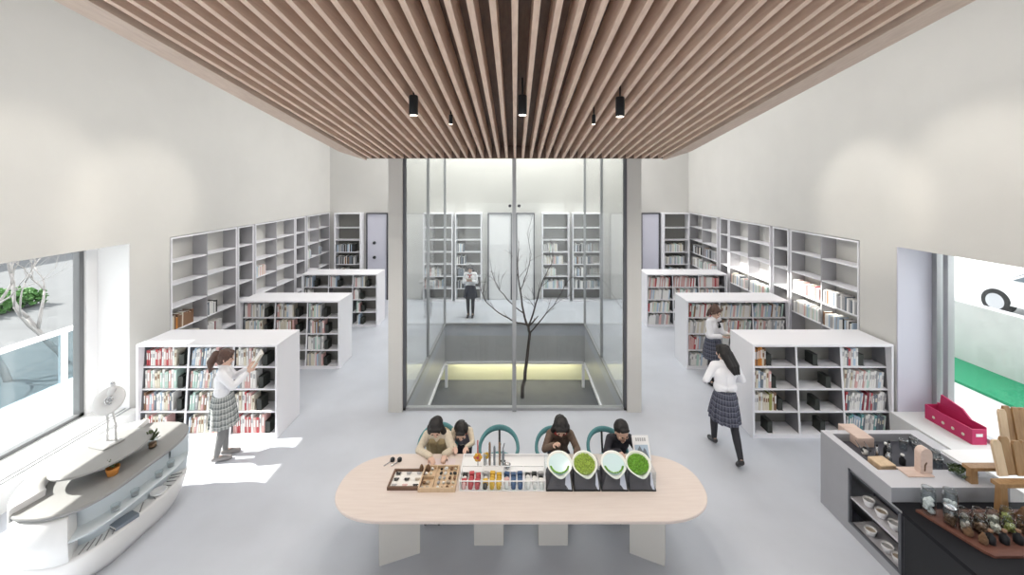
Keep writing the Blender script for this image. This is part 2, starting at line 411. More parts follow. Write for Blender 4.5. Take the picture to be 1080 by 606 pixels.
# ------------------------------------------------------------------ slatted wooden ceiling
KS = .1548
def zc(y): return 4.42+KS*(7.0-y)
CY0, CY1 = -1.2, 6.93
sct = thing('slatted_ceiling', 'sloping slatted wooden ceiling with pale edge boards above the reading room', 'ceiling', (0, CY1, zc(CY1)))
def sloped(mb, x0, x1, dz0, dz1, y0=CY0, y1=CY1):
    mb.hexa([V((x, y, zc(y)+dz)) for dz in (dz0, dz1) for y in (y0, y1) for x in (x0, x1)])
bk = MB(); sloped(bk, -2.57, 2.57, .22, .26); bk.build('backing_board', 'slatdark', sct)
sm = MB(); n = 37; pit = 5.16/n
for i in range(n):
    x = -2.58+(i+.5)*pit
    sloped(sm, x-.021, x+.021, 0, .22)
sm.build('slat_panel', 'slat', sct)
for s in (-1, 1):
    m = MB(); xs = sorted((s*2.575, s*2.78)); sloped(m, xs[0], xs[1], -.03, .21, y1=6.3)
    yb_, xi, xo = 6.3, s*2.575, s*2.78
    m.loft([[V((x, y, zc(y)+dz)) for x, y in ((xi, yb_), (xo, yb_), (s*2.60, CY1), (xi, CY1))] for dz in (-.03, .21)], smooth=False)
    m.build('edge_board', 'fascia', sct)
m = MB(); m.box(-2.575, 2.575, CY1-.0, CY1+.04, zc(CY1)-.002, zc(CY1)+.27); m.build('end_board', 'slatdark', sct)
# cove light on top of each edge board, washing the walls
for s, nm in ((-1, 'warm light strip on top of ceiling edge board facing the tree window wall'), (1, 'warm light strip on top of ceiling edge board facing the car window wall')):
    m = MB(); xs = sorted((s*2.70, s*2.77)); sloped(m, xs[0], xs[1], .212, .235, 0, CY1-.2)
    tag(m.build('light_strip', 'coveglow'), nm, 'light strip')
# unseen fill lights added over the side aisles and the far passage
def added_fill_light(x, y, sx, sy, z, watt, lab):
    t = thing('added_fill_light', lab, 'lamp', (x, y, z-.08), 0, 'unseen fill lights added high over the aisles')
    m = MB(); m.box(x-sx/2, x+sx/2, y-sy/2, y+sy/2, z-.06, z); m.build('fill_housing', 'white', t)
    MB().box(x-sx/2+.03, x+sx/2-.03, y-sy/2+.03, y+sy/2-.03, z-.068, z-.0605).build('fill_diffuser', 'fillglow', t)
    l = bpy.data.lights.new('added_fill_light', 'AREA'); lo = bpy.data.objects.new('added_fill_emitter', l); COL.objects.link(lo)
    l.shape = 'RECTANGLE'; l.size = sx-.06; l.size_y = sy-.06; l.energy = watt; l.color = (1, .985, .96); lo.location = (x, y, z-.075)
FILL_WATT = 30
for s, nm in ((-1, 'knobbed door aisle'), (1, 'standing reader aisle')):
    for i, y in enumerate((2.2, 5.6, 9.0)):
        added_fill_light(s*3.7, y, 1.6, 2.4, ZR, FILL_WATT, f'added unseen fill light high over the {nm}, {ORD[i]} from the room front')
added_fill_light(0, 12.5, 7.0, .9, ZR-.0, 230, 'long unseen fill light added over the passage beyond the light well')
# spot lamps
def pendant(x, y, lab, big=True, watt=150):
    z = zc(y); r, h = (.045, .2) if big else (.022, .11)
    t = thing('pendant_spotlight', lab, 'lamp', (x, y, z-h), 0, 'black spotlights under the slatted ceiling')
    MB().cap((x, y, z-h+.12), (x, y, z+.17), .008, .008).build('stem', 'black', t)
    MB().lathe([(r*.9, 0), (r, .01), (r, h-.01), (r*.8, h)], (x, y, z-h), 18).build('lamp_body', 'black', t)
    MB().lathe([(r*.8, -.004), (r*.8, .0)], (x, y, z-h), 18).build('lamp_lens', 'lampglow', t)
    if watt:
        l = bpy.data.lights.new('spot', 'SPOT'); lo = bpy.data.objects.new('spot', l); COL.objects.link(lo)
        l.energy = watt; l.spot_size = math.radians(140); l.spot_blend = .6; l.shadow_soft_size = .05; l.color = (1, .93, .84)
        lo.location = (x, y, z-h-.03)
pendant(-1.02, 4.01, 'black cylinder spotlight under slats, on the side of the plaid-skirted ponytail girl', watt=85)
pendant(.076, 4.0, 'black cylinder spotlight under the middle of the slatted ceiling', watt=85)
pendant(1.07, 4.05, 'black cylinder spotlight under slats, on the side of the walking woman', watt=85)
p = atY(474, 117, 4.5); pendant(p.x, 4.6, 'tiny dark spotlight under slats near the empty teal chair side', False, 0)
p = atY(628, 118, 4.5); pendant(p.x, 4.6, 'tiny dark spotlight under slats near the glass box side of boy', False, 0)
# wall washer spots fixed to the edge boards
def washer(s, y, lab, aim, watt=85):
    z = zc(y)+.24; x = s*2.79
    t = thing('wall_spotlight', lab, 'lamp', (x, y, z-.05))
    a = V((x, y, z)); d = (V((s*6.2, y+.1, aim))-a).normalized()
    MB().cap(a-d*.05, a+d*.06, .035, .035).build('lamp_body', 'black', t)
    MB().tube([(x-s*.02, y, z-.05), a], .01).build('bracket', 'black', t)
    MB().tube([a+d*.094, a+d*.099], .028, 14).build('lamp_lens', 'lampglow', t)
    l = bpy.data.lights.new('washer', 'SPOT'); lo = bpy.data.objects.new('washer', l); COL.objects.link(lo)
    l.energy = watt; l.spot_size = math.radians(46); l.spot_blend = .7; l.shadow_soft_size = .03; l.color = (1, .93, .82)
    lo.location = a+d*.13; lo.rotation_euler = d.to_track_quat('-Z', 'Y').to_euler()
washer(-1, 5.0, 'small spotlight on ceiling edge board aimed at wall over tree window', 3.9)
washer(-1, 8.0 if CY1 > 8 else 6.7, 'small spotlight on ceiling edge board aimed at wall over built-in shelves', 3.6)
washer(1, 5.0, 'small spotlight on ceiling edge board aimed at wall over car window', 3.9)
washer(1, 6.7, 'small spotlight on ceiling edge board aimed at wall over sunlit built-in shelves', 3.6)

# ------------------------------------------------------------------ books: specs are gathered first, built at the end
BOOKS = []      # dict(x,y,z,t,h,d,rz,col,label,group) ; spine faces local -Y
PAL = {
 'mixed': ['white']*10+['cream']*5+['pink']*3+['red', 'grey', 'grey', 'sky', 'sky', 'mint', 'mint', 'brown', 'slate'],
 'pale': ['white']*6+['cream']*2+['grey']*2+['sky', 'mint', 'pink'],
 'redw': ['red']*2+['pink']*4+['white']*6+['cream']*2,
 'cool': ['teal']*3+['mint']*3+['white']*3+['slate', 'grey', 'sky'],
 'dark': ['slate']*3+['dark']*3+['grey']*3+['white']*3+['brown', 'sky'],
 'redd': ['red']*3+['white']*6+['maroon', 'grey', 'slate', 'sky'],
 'brown': ['brown']*4+['orange', 'cream'],
 'olive': ['cream']*4+['olive']*2+['white']*3+['brown']}
NAMEC = {'dark': 'black', 'cream': 'cream', 'sky': 'pale blue', 'mint': 'mint green', 'olive': 'olive', 'slate': 'slate blue'}
def row(p0, p1, fill, hmax, pal, where, group, lean=0.0, dmax=.2, end='far', start=0.01):
    """books side by side from p0 towards p1 (the shelf's front edge), spines outwards"""
    p0, p1 = V(p0), V(p1); L = (p1-p0).length; u = (p1-p0)/L
    rz = math.atan2(u.y, u.x); s = start; i = 0
    while s < L*fill-.02:
        t = random.uniform(.022, .046); h = hmax*random.uniform(.74, .95); d = dmax*random.uniform(.75, 1)
        if s+t > L-.01: break
        c = random.choice(PAL[pal]); q = p0+u*(s+t/2)
        BOOKS.append(dict(p=q, t=t, h=h, d=d, rz=rz, col=c, i=i, where=where, group=group, lean=lean*random.uniform(.6, 1.2) if lean else random.choice((0, 0, 0, .03))))
        s += t+.002+(h*abs(lean)*.06 if lean else 0); i += 1
    return s
BE = []
def bookend(p, label, group, rz=0, s=1):
    t = MB(); h = .175*s
    t.box(-.005, .075, -.10, .10, 0, .004).box(-.005, .07, -.09, .09, .0, h)
    o = t.build('bookend', 'bookend'); o.location = p; o.rotation_euler = (0, 0, rz)
    tag(o, label, 'bookend', group); return o

# ------------------------------------------------------------------ free-standing bookcases
def bookcase(x0, x1, yf, label, sect, atrium_side):
    D, H = .66, 1.467; lean = .10
    t = thing('bookcase', label, 'bookcase', ((x0+x1)/2, yf+D/2, 0), 0, 'low white bookcases standing across the side aisles')
    m = MB().m('case')
    m.box(x0, x1, yf, yf+D, H-.035, H)
    m.box(x0, x0+.035, yf, yf+D, 0, H-.035).box(x1-.035, x1, yf, yf+D, 0, H-.035)
    m.box(x0+.035, x1-.035, yf+.36, yf+D, .0, H-.035)
    m.build('cabinet_body', None, t, bevel=.004)
    def fy(z): return yf+.012+lean*z/H
    MB().box(x0+.036, x1-.036, yf+.34, yf+.359, .06, H-.036).build('back_panel', 'caseback', t)
    MB().box(x0+.036, x1-.036, yf+.01, yf+.34, .0, .06).build('plinth', 'case', t)
    nb, nr = 3, 4; w = (x1-x0-.07)/nb; hr = (H-.035-.06)/nr
    levels = [.06+hr*k for k in range(nr)]
    for k in range(1, nr):
        z = levels[k]; box(x0+.036, x1-.036, fy(z), yf+.339, z-.022, z).build('shelf', 'case', t)
    for b in range(1, nb):
        x = x0+.035+w*b
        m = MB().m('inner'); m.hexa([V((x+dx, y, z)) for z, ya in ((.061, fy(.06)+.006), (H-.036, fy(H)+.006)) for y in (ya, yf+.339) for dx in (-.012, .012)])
        m.m('case'); m.hexa([V((x+dx, y, z)) for z, ya in ((.061, fy(.06)-.008), (H-.036, fy(H)-.008)) for y in (ya, ya+.0135) for dx in (-.013, .013)]); m.build('divider', None, t)
    for xa, xb in ((x0+.0355, x0+.042), (x1-.042, x1-.0355)):
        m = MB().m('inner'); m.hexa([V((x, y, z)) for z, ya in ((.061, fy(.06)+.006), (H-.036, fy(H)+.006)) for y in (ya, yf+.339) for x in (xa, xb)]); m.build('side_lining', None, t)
    cells = {}
    for k in range(nr):
        for b in range(nb):
            z = levels[nr-1-k]                       # row 0 = top
            xa = x0+.035+w*b+.016; xb = xa+w-.032
            cells[k, b] = (V((xa, fy(z)+.025, z)), V((xb, fy(z)+.025, z)), hr-.03)
    return cells
L1 = bookcase(-5.94, -3.725, 6.24, 'full low bookcase behind the ponytailed girl, beside the tree window', 6, 1)
L2 = bookcase(-5.94, -3.77, 8.56, 'middle low bookcase behind the full one, second along the ponytailed girl aisle', 6, 1)
L3 = bookcase(-5.94, -3.83, 11.08, 'last low bookcase before the knobbed door, third along the ponytailed girl aisle', 6, 1)
R1 = bookcase(3.73, 5.94, 6.24, 'half empty low bookcase behind the grey counter, beside the walking woman', 6, -1)
R2 = bookcase(3.70, 5.92, 8.56, 'full low bookcase behind the standing reader holding an open book', 6, -1)
R3 = bookcase(3.67, 5.92, 11.08, 'last low bookcase before the sunlit shelf wall, third along the walking woman aisle', 6, -1)
SH = ['top shelf', 'second shelf', 'third shelf', 'bottom shelf']
def fill_case(cells, spec, bays, place):
    for (k, b), (f, pal, be) in spec.items():
        p0, p1, h = cells[k, b]
        wh = f'{SH[k]}, {bays[b]} of {place}'
        if f: row(p0, p1, f, h, pal, wh, f'books on the {SH[k]}, {bays[b]} of {place}', lean=.10 if f > .9 else 0)
        if be is not None:
            q = p0.lerp(p1, be); q.y += .1
            bookend(q, f'black bookend, {wh}', 'black bookends', s=1)
BL = ['window bay', 'middle bay', 'aisle bay']; BR = ['aisle bay', 'middle bay', 'window bay']
sp = {}
for k in range(4):
    sp[k, 0] = ((.74, .74, .72, .58)[k], 'redw' if k in (0, 3) else 'mixed', .78)
    sp[k, 1] = (.97, 'mixed', None)
    sp[k, 2] = ((.60, .52, .5, .72)[k], 'redw' if k == 3 else 'mixed', (.64, .56, .54, .76)[k])
fill_case(L1, sp, BL, 'bookcase behind ponytailed girl')
sp = {}
for b in range(3):
    sp[0, b] = ((.62, .58, .42)[b], 'pale', (.66, .62, .48)[b]); sp[1, b] = ((.62, .6, .5)[b], 'mixed', (.66, .64, .55)[b])
sp[2, 2] = (.5, 'pale', .55); sp[3, 2] = (.5, 'pale', .54)
fill_case(L2, sp, BL, 'middle bookcase of knobbed-door aisle')
fill_case(L3, {(0, 0): (.34, 'pale', .4), (0, 1): (.3, 'pale', .36), (0, 2): (.5, 'pale', .55), (1, 2): (.24, 'pale', .3), (2, 2): (.3, 'pale', .35), (3, 2): (.28, 'pale', .34), (1, 0): (.25, 'dark', None)},
          BL, 'bookcase nearest knobbed door')
fill_case(R1, {(0, 0): (.33, 'brown', .36), (0, 1): (0, '', .4), (0, 2): (.40, 'redd', .43), (1, 0): (.42, 'mixed', .45), (1, 1): (0, '', .68), (1, 2): (.95, 'pale', None),
               (2, 0): (.55, 'olive', .58), (2, 1): (0, '', .40), (2, 2): (.97, 'redd', None), (3, 0): (0, '', .32), (3, 1): (0, '', .5), (3, 2): (.93, 'cool', None)}, BR, 'half empty bookcase by counter')
fill_case(R2, {(k, b): (.96, 'pale' if (k+b) % 2 else 'mixed', None) for k in range(4) for b in range(3)}, BR, 'bookcase behind standing reader')
fill_case(R3, {(k, b): (.92 if b < 2 else .8, 'redw' if k == 0 else ('mixed', 'pale')[(k+b) % 2], None) for k in range(4) for b in range(3)}, BR, 'bookcase nearest sunlit wall')

# ------------------------------------------------------------------ shelves built into the walls
LV = [.06, .38, .81, 1.24, 1.67, 2.10, 2.53]
def wall_unit(side, y0, y1, nb, label, deep=.30, levels=LV, group='shelves built into the side walls'):
    """side -1: wall X=XL, +1: wall X=XR. returns fn(level index, bay) -> row ends"""
    X = XL if side < 0 else XR; Xb = X+side*deep
    a, b = sorted((X, Xb)); t = thing('wall_bookcase', label, 'bookcase', ((a+b)/2, (y0+y1)/2, 0), 0, group)
    top = ZS-.012
    m = MB(); m.box(a, b, y0, y0+.03, 0, top).box(a, b, y1-.03, y1, 0, top).box(a, b, y0+.03, y1-.03, top-.03, top).box(a, b, y0+.03, y1-.03, 0, .06)
    m.build('cabinet_body', 'case', t)
    p = sorted((Xb, Xb+side*.012)); box(p[0], p[1], y0, y1, 0, top).build('back_panel', 'wall' if nb > 1 else 'caseback', t)
    f = sorted((X+side*.014, Xb))
    box(f[0], f[1], y1-.0345, y1-.0301, .061, top-.031).build('side_lining', 'wallshade', t)  # thin sheet on the far side only, coloured for its shade
    w = (y1-y0-.06)/nb; f = sorted((X+side*.012, Xb))
    for k in levels[1:]: box(f[0], f[1], y0+.031, y1-.031, k-.024, k).build('shelf', 'case', t)
    for i in range(1, nb): box(f[0], f[1], y0+.03+w*i-.012, y0+.03+w*i+.012, .061, top-.031).build('divider', 'wallshade', t)
    def cell(k, i):
        ya = y0+.03+w*i+.018; yb = ya+w-.036; x = X+side*.03
        return (V((x, ya, levels[k])), V((x, yb, levels[k]))) if side < 0 else (V((x, yb, levels[k])), V((x, ya, levels[k])))
    return cell
def end_fill(mb, side, y0, y1):
    X = XL if side < 0 else XR; p = sorted((X, X+side*.33)); mb.box(p[0], p[1], y0, y1, 0, ZS-.005)
UL = [(7.39, 9.15, 2), (9.19, 9.73, 1), (9.80, 11.56, 2), (11.6, 12.15, 1), (12.24, 13.73, 2)]
UR = [(6.95, 8.68, 2), (8.74, 9.27, 1), (9.36, 11.16, 2), (11.2, 11.66, 1), (11.82, 13.73, 2)]
nl = ['wide built-in shelf unit in wall behind full bookcase, nearest tree window', 'narrow built-in shelf column, first after unit nearest tree window', 'wide built-in shelf unit in wall between two narrow columns, knobbed door aisle',
      'narrow built-in shelf column, second after unit nearest tree window', 'wide built-in shelf unit in the corner by the knobbed door']
nr_ = ['wide built-in shelf unit in wall behind half empty bookcase, sunlit lower books', 'narrow built-in shelf column, first after the unit beside grey counter', 'wide built-in sunlit shelf unit between two narrow columns above standing reader aisle',
       'narrow built-in shelf column, second after the unit beside grey counter', 'wide built-in shelf unit in far corner with two rows of books']
CL = [wall_unit(-1, *u, lab) for u, lab in zip(UL, nl)]
CR = [wall_unit(1, *u, lab) for u, lab in zip(UR, nr_)]
def wrow(cell, k, i, f, pal, where, start=.01, dmax=.19, h=.40): row(*cell(k, i), f, h*.72, pal, where, 'books on '+where, dmax=dmax, start=start)
for i in (0, 1):
    wrow(CR[0], 4, i, .95, ('dark', 'redw')[i], f'book row shelf of {("nearer", "further")[i]} bay, wide unit behind half empty bookcase')
    wrow(CR[0], 3, i, .9, 'dark' if i == 0 else 'pale', f'lower book shelf of {("nearer", "further")[i]} bay, wide unit behind half empty bookcase')
    wrow(CR[2], 3, i, .85, 'mixed', f'{("nearer", "further")[i]} bay of sunlit built-in unit')
    wrow(CR[4], 4, i, .9, 'dark', f'upper row, {("nearer", "further")[i]} bay of far corner unit, sunlit wall')
    wrow(CR[4], 3, i, .9, 'pale', f'lower row, {("nearer", "further")[i]} bay of far corner unit, sunlit wall')
wrow(CL[0], 3, 0, .62, 'brown', 'brown book row in built-in unit nearest tree window')
wrow(CL[0], 2, 0, .8, 'redw', 'reddish book row in built-in unit nearest tree window')
wrow(CL[0], 3, 1, .34, 'dark', 'dark book row, further bay of built-in unit nearest tree window')
wrow(CL[0], 2, 1, .5, 'redd', 'red and dark row, further bay of built-in unit nearest tree window')
wrow(CL[2], 4, 0, .5, 'pale', 'pale row in wide built-in unit between narrow columns')
wrow(CL[4], 4, 0, .4, 'pale', 'nearer bay of corner unit by knobbed door')
wrow(CL[4], 4, 1, .3, 'dark', 'further bay of corner unit by knobbed door')

# back wall units, doors and pale door panels (all stand in front of the back wall)
LB = [.06, .45, .86, 1.27, 1.68, 2.09, 2.5]
def back_unit(x0, x1, label, nb=1):
    y0, y1 = YB-.32, YB; t = thing('back_bookcase', label, 'bookcase', ((x0+x1)/2, YB-.16, 0), 0, 'tall shelves along the far wall'); top = ZS-.01
    m = MB(); m.box(x0, x0+.04, y0, y1, 0, top).box(x1-.04, x1, y0, y1, 0, top).box(x0+.04, x1-.04, y0, y1, top-.04, top).box(x0+.04, x1-.04, y0, y1, 0, .06)
    m.build('cabinet_body', 'case', t)
    box(x0+.041, x1-.041, y1-.02, y1-.004, .06, top-.04).build('back_panel', 'caseback', t)
    for k in LB[1:]: box(x0+.041, x1-.041, y0+.012, y1-.021, k-.026, k).build('shelf', 'case', t)
    return lambda k: (V((x0+.05, y0+.03, LB[k])), V((x1-.05, y0+.03, LB[k])))
b1 = back_unit(-6.10, -5.20, 'tall bookcase in the far corner beside the knobbed lavender door')
b2 = back_unit(5.02, 5.90, 'tall bookcase in the far corner beside the plain lavender door')
b3 = back_unit(-2.02, -1.12, 'tall bookcase behind the woman reading beyond the light well')
b4 = back_unit(.92, 1.84, 'tall bookcase beyond the light well, next to the bare tree top')
b5 = back_unit(-3.10, -2.10, 'tall bookcase beyond the light well, behind side glass on the ponytailed girl side')
b6 = back_unit(1.95, 2.95, 'tall bookcase beyond the light well, behind side glass on the walking woman side')
for nm, c, pal, ks in (('far corner bookcase by knobbed door', b1, 'dark', {2: .5, 3: .85, 4: .8}), ('far corner bookcase by plain door', b2, 'pale', {2: .8, 3: .85, 4: .8}),
                       ('bookcase behind the far reader', b3, 'dark', {1: .5, 2: .35, 3: .4, 4: .3}), ('bookcase near bare tree top', b4, 'pale', {1: .85, 2: .5, 3: .8, 4: .6, 5: 0}),
                       ('bookcase behind side glass, girl side', b5, 'pale', {1: .7, 2: .6}), ('bookcase behind side glass, woman side', b6, 'dark', {1: .8, 2: .5, 3: .7, 4: .7})):
    for k, f in ks.items():
        if f: row(*c(k), f, .30, pal, f'{ORD[k]} shelf up, {nm}', f'books on {ORD[k]} shelf up, {nm}', dmax=.2)
def back_door(x0, x1, name, knobs, key='panel'):
    t = bpy.data.objects.new(name, None); COL.objects.link(t); t.location = ((x0+x1)/2, YB-.06, 0); t['kind'] = 'structure'
    m = MB(); y0, y1 = YB-.1, YB; m.box(x0, x0+.04, y0, y1, 0, ZS-.02).box(x1-.04, x1, y0, y1, 0, ZS-.02).box(x0+.04, x1-.04, y0, y1, ZS-.06, ZS-.02)
    m.build('door_frame', 'dkgrey', t)
    box(x0+.04, x1-.04, YB-.07, YB, .01, ZS-.06).build('door_panel', key, t)
    for z in knobs:
        MB().cap(((x0+.28 if x0 < 0 else x0+.1), YB-.09, z), ((x0+.28 if x0 < 0 else x0+.1), YB-.07, z), .055, .055).build('door_knob', 'black', t)
back_door(-5.10, -4.36, 'door_1', (1.95, 1.45))
back_door(4.33, 4.98, 'door_2', ())
def pale_door(x0, x1, name):
    back_door(x0, x1, name, (), 'white')
pale_door(-.93, -.10, 'door_3'); pale_door(.04, .68, 'door_4')

# ------------------------------------------------------------------ things outside the windows
struct('ground', MB().m('pave').box(-8.95, -7.05, -12, 40, -.4, -.02).m('paveout').box(-40, -8.95, -12, 40, -.4, -.02).m('pave').box(6.65, 40, -12, 40, -.4, -.02))
t = thing('glass_railing', 'glass railing with white top rail on the terrace outside the tree window', 'railing', (-8.85, 7, -.02))
m = MB(); m.box(-8.9, -8.8, -2, 16, 1.07, 1.14); m.build('top_rail', 'white', t)
m = MB(); m.box(-8.9, -8.8, -2, 16, -.02, .10); m.build('base_rail', 'white', t)
for k in range(12):
    y = 5.2+(k-4)*1.30
    box(-8.885, -8.815, y-.05, y+.05, .10, 1.07).build('post', 'white', t)
    box(-8.857, -8.843, y+.05, y+1.25, .10, 1.07).build('glass_panel', 'glassb', t)
random.seed(3)
def hedge(name, x0, x1, y0, y1, z0, z1, label):
    m = MB()
    for i in range(2600):
        c = V((random.uniform(x0, x1), random.uniform(y0, y1), random.uniform(z0, z1))); r = random.uniform(.05, .11)
        T = Matrix.Translation(c) @ Matrix.Rotation(random.uniform(0, 6), 4, V((random.random()-.5, random.random()-.5, random.random()-.5)).normalized())
        m.box(-r, r, -r*.6, r*.6, -r*.15, r*.15, T)
    tag(m.build(name, 'hedge'), label, 'hedge')
hedge('clipped_hedge', -19.5, -15.6, 11.2, 13.3, .05, .5, 'low green clipped hedge beyond the railing outside the tree window')
def block(name, x0, x1, y0, y1, z, lab, key):
    t = thing(name, lab, 'building', ((x0+x1)/2, (y0+y1)/2, 0))
    box(x0, x1, y0, y1, -.3, z).build('building_wall', key, t)
    box(x0-.2, x1+.2, y0-.2, y1+.2, z, z+.25).build('roof', 'white', t)
    for k in range(5):
        y = y0+1+k*(y1-y0-1)/5; box(x1, x1+.05, y, y+(y1-y0)/8, z-1.6, z-.5).build('window', 'greyhouse', t)
block('low_building', -36, -30, 6, 40, 5.0, 'low pale building far beyond the hedge outside the tree window', 'white')
def tree(name, base, h, label, key, seed, r0=.09, spread=.55, depth=5, lean=(0, 0), part='tree_branches'):
    random.seed(seed); m = MB()
    def grow(p, d, L, r, k):
        n = 4; pts = [p]; q = p.copy(); dd = d.copy()
        for i in range(n):
            dd = (dd+V((random.gauss(0, .12), random.gauss(0, .12), random.gauss(.03, .08)))).normalized(); q = q+dd*L/n; pts.append(q.copy())
        m.tube(pts, [r*(1-.45*i/n) for i in range(n+1)], 7 if k < 2 else 5)
        if k >= depth: return
        for c in range(2 if k else 3):
            ang = random.uniform(0, 2*PI); side = V((math.cos(ang), math.sin(ang), random.uniform(-.1, .5)))
            st = random.choice(pts[2:]) if c else pts[-1]
            nd = (dd*(1.0 if not c else .75)+side*spread).normalized()
            grow(st, nd, L*random.uniform(.62, .82), r*.56, k+1)
    grow(V(base), V((lean[0], lean[1], 1)).normalized(), h, r0, 0)
    return tag(m.build(name, key), label, 'tree')
tree('bare_tree', (-10.0, 8.9, -.05), 1.3, 'bare branching tree just outside the tree window, nearer its frame', 'barkp', 5, .065, .5, 6, (-.2, -.1))
tree('bare_tree', (-10.3, 8.1, -.05), 1.2, 'slim bare tree outside the tree window, cut by the photo edge', 'barkp', 11, .065, .5, 6, (-.25, -.05))
def light_well_tree():
    random.seed(5); m = MB(); Y0 = at(551, 419, -1.72).y
    def br(px, r0, r1, dy=0, twigs=3, lev=0):
        pts = [atY(x, y, Y0+dy*i/max(1, len(px)-1)) for i, (x, y) in enumerate(px)]
        fine = []
        for a_, b_ in zip(pts, pts[1:]):
            for k in range(3): fine.append(a_.lerp(b_, k/3)+V((random.gauss(0, .012), random.gauss(0, .012), random.gauss(0, .012))) if (fine or k) else a_)
        fine.append(pts[-1]); n_ = len(fine)
        m.tube(fine, [r0+(r1-r0)*i/(n_-1) for i in range(n_)], 7 if r0 > .02 else 5)
        for _ in range(twigs):
            i = random.randint(n_//4, n_-1); q = fine[i]; d = (fine[min(i+1, n_-1)]-fine[max(0, i-1)]).normalized()
            d = (d+V((random.gauss(0, .6), random.gauss(0, .6), random.gauss(.1, .3)))).normalized(); L = random.uniform(.25, .55)*(1 if lev == 0 else .6)
            p1 = q+d*L*.5+V((0, 0, .02)); p2 = q+d*L+V((random.gauss(0, .05), random.gauss(0, .05), random.gauss(.05, .05)))
            r = max(.005, r1*.8); m.tube([q, p1, p2], [r, r*.8, r*.45], 5)
            for _k in range(2):
                e = p1.lerp(p2, random.random()); m.tube([e, e+(d+V((random.gauss(0, .7), random.gauss(0, .7), random.gauss(.1, .4)))).normalized()*L*.5], [r*.6, r*.3], 4)
    br([(551, 419), (553, 400), (556, 378), (559, 352), (555, 340)], .05, .032, 0, 1)
    br([(555, 340), (551, 322), (548, 300), (545, 278), (547, 262)], .03, .010, .3, 8)
    br([(557, 345), (564, 325), (568, 308), (576, 288), (583, 272)], .026, .009, -.3, 8)
    br([(558, 352), (572, 335), (584, 322), (596, 300)], .02, .007, .4, 7)
    br([(555, 342), (540, 338), (526, 330), (513, 318), (508, 308)], .022, .008, -.4, 8)
    br([(552, 330), (535, 316), (524, 300), (518, 285)], .018, .007, .5, 7)
    br([(549, 305), (556, 288), (560, 268), (556, 246)], .014, .005, -.2, 5)
    return tag(m.build('bare_tree', 'bark'), 'leafless dark tree growing in the sunken light well', 'tree')
light_well_tree()
# right side: turf strip, wall, road, car
struct('wall_terrace', box(10.05, 10.3, -4, 30, -.02, 1.32), 'conc')
tag(box(8.9, 10.05, -4, 30, -.02, .03).build('turf', 'turf'), 'strip of green turf along the low wall outside the car window', 'turf', kind='stuff')
struct('road', box(10.3, 40, -12, 40, -.3, .48), 'pave')
def car():
    t = thing('car', 'white car parked behind the low wall outside the car window', 'car', (13.9, 9.4, .48), 0)
    # profile along local y (front +), z
    lo = [(-2.2, .30), (-2.25, .62), (-2.1, .92), (-1.55, 1.0), (-1.0, 1.38), (-.2, 1.45), (.55, 1.36), (1.15, .98), (1.95, .82), (2.2, .62), (2.22, .30)]
    m = MB().m('carp'); rings = []
    for x, s, dz in ((-.88, .93, .06), (-.9, .98, .0), (-.84, 1, .0), (.84, 1, 0), (.9, .98, 0), (.88, .93, .06)):
        tin = lambda z: (1-.17*max(0, (z-.95)/.5)) 
        rings.append([V((13.9+x*tin(z), 9.4+y*s, .48+z*(1 if z > .4 else 1)+(dz if z < .4 else 0))) for y, z in lo])
    m.loft(rings, smooth=False); m.build('car_body', None, t)
    for s in (-1, 1):
        x = 13.9+s*.80
        m = MB(); m.hexa([V((x+s*dx*1, 9.4+y, .48+z)) for z, ys, off in ((.98, (-1.35, 1.0), .085), (1.34, (-.85, .45), -.03)) for y in ys for dx in sorted((off-.03, off+.02), key=lambda q: q*s)])
        m.build('side_window', 'carg', t)
    m = MB(); m.hexa([V((13.9+x*k, 9.4+y, .48+z)) for y, z, k in ((1.17, .985, 1), (.60, 1.365, .88)) for d in (0, .02) for x in (-.72, .72) for y, z in ((y+d, z+d),)]); m.build('windscreen', 'carg', t)
    for y in (-1.35, 1.38):
        for s in (-1, 1):
            T = Matrix.Translation((13.9+s*.80, 9.4+y, .48+.33)) @ Matrix.Rotation(PI/2, 4, 'Y')
            wq = MB().lathe([(.2, -.11), (.32, -.11), (.335, -.06), (.335, .06), (.32, .11), (.2, .11)], n=28, T=T).build('wheel', 'rubber', t)
            rm = MB(); T2 = Matrix.Translation((13.9+s*.905, 9.4+y, .48+.33)) @ Matrix.Rotation(PI/2, 4, 'Y')
            rm.lathe([(.21, -.012), (.215, .008), (.19, .012), (.185, -.0)], n=24, T=T2)
            for k in range(5):
                a = k*2*PI/5; rm.box(-.18, .18, -.025, .025, 0, .012, T2 @ Matrix.Rotation(a, 4, 'Z')) if k < 3 else None
            r_ = rm.build('wheel_rim', 'steel', wq)
    for s in (-1, 1): MB().ell((13.9+s*.66, 9.4+2.1, .48+.68), (.16, .1, .07)).build('headlamp', 'steel', t)
car()

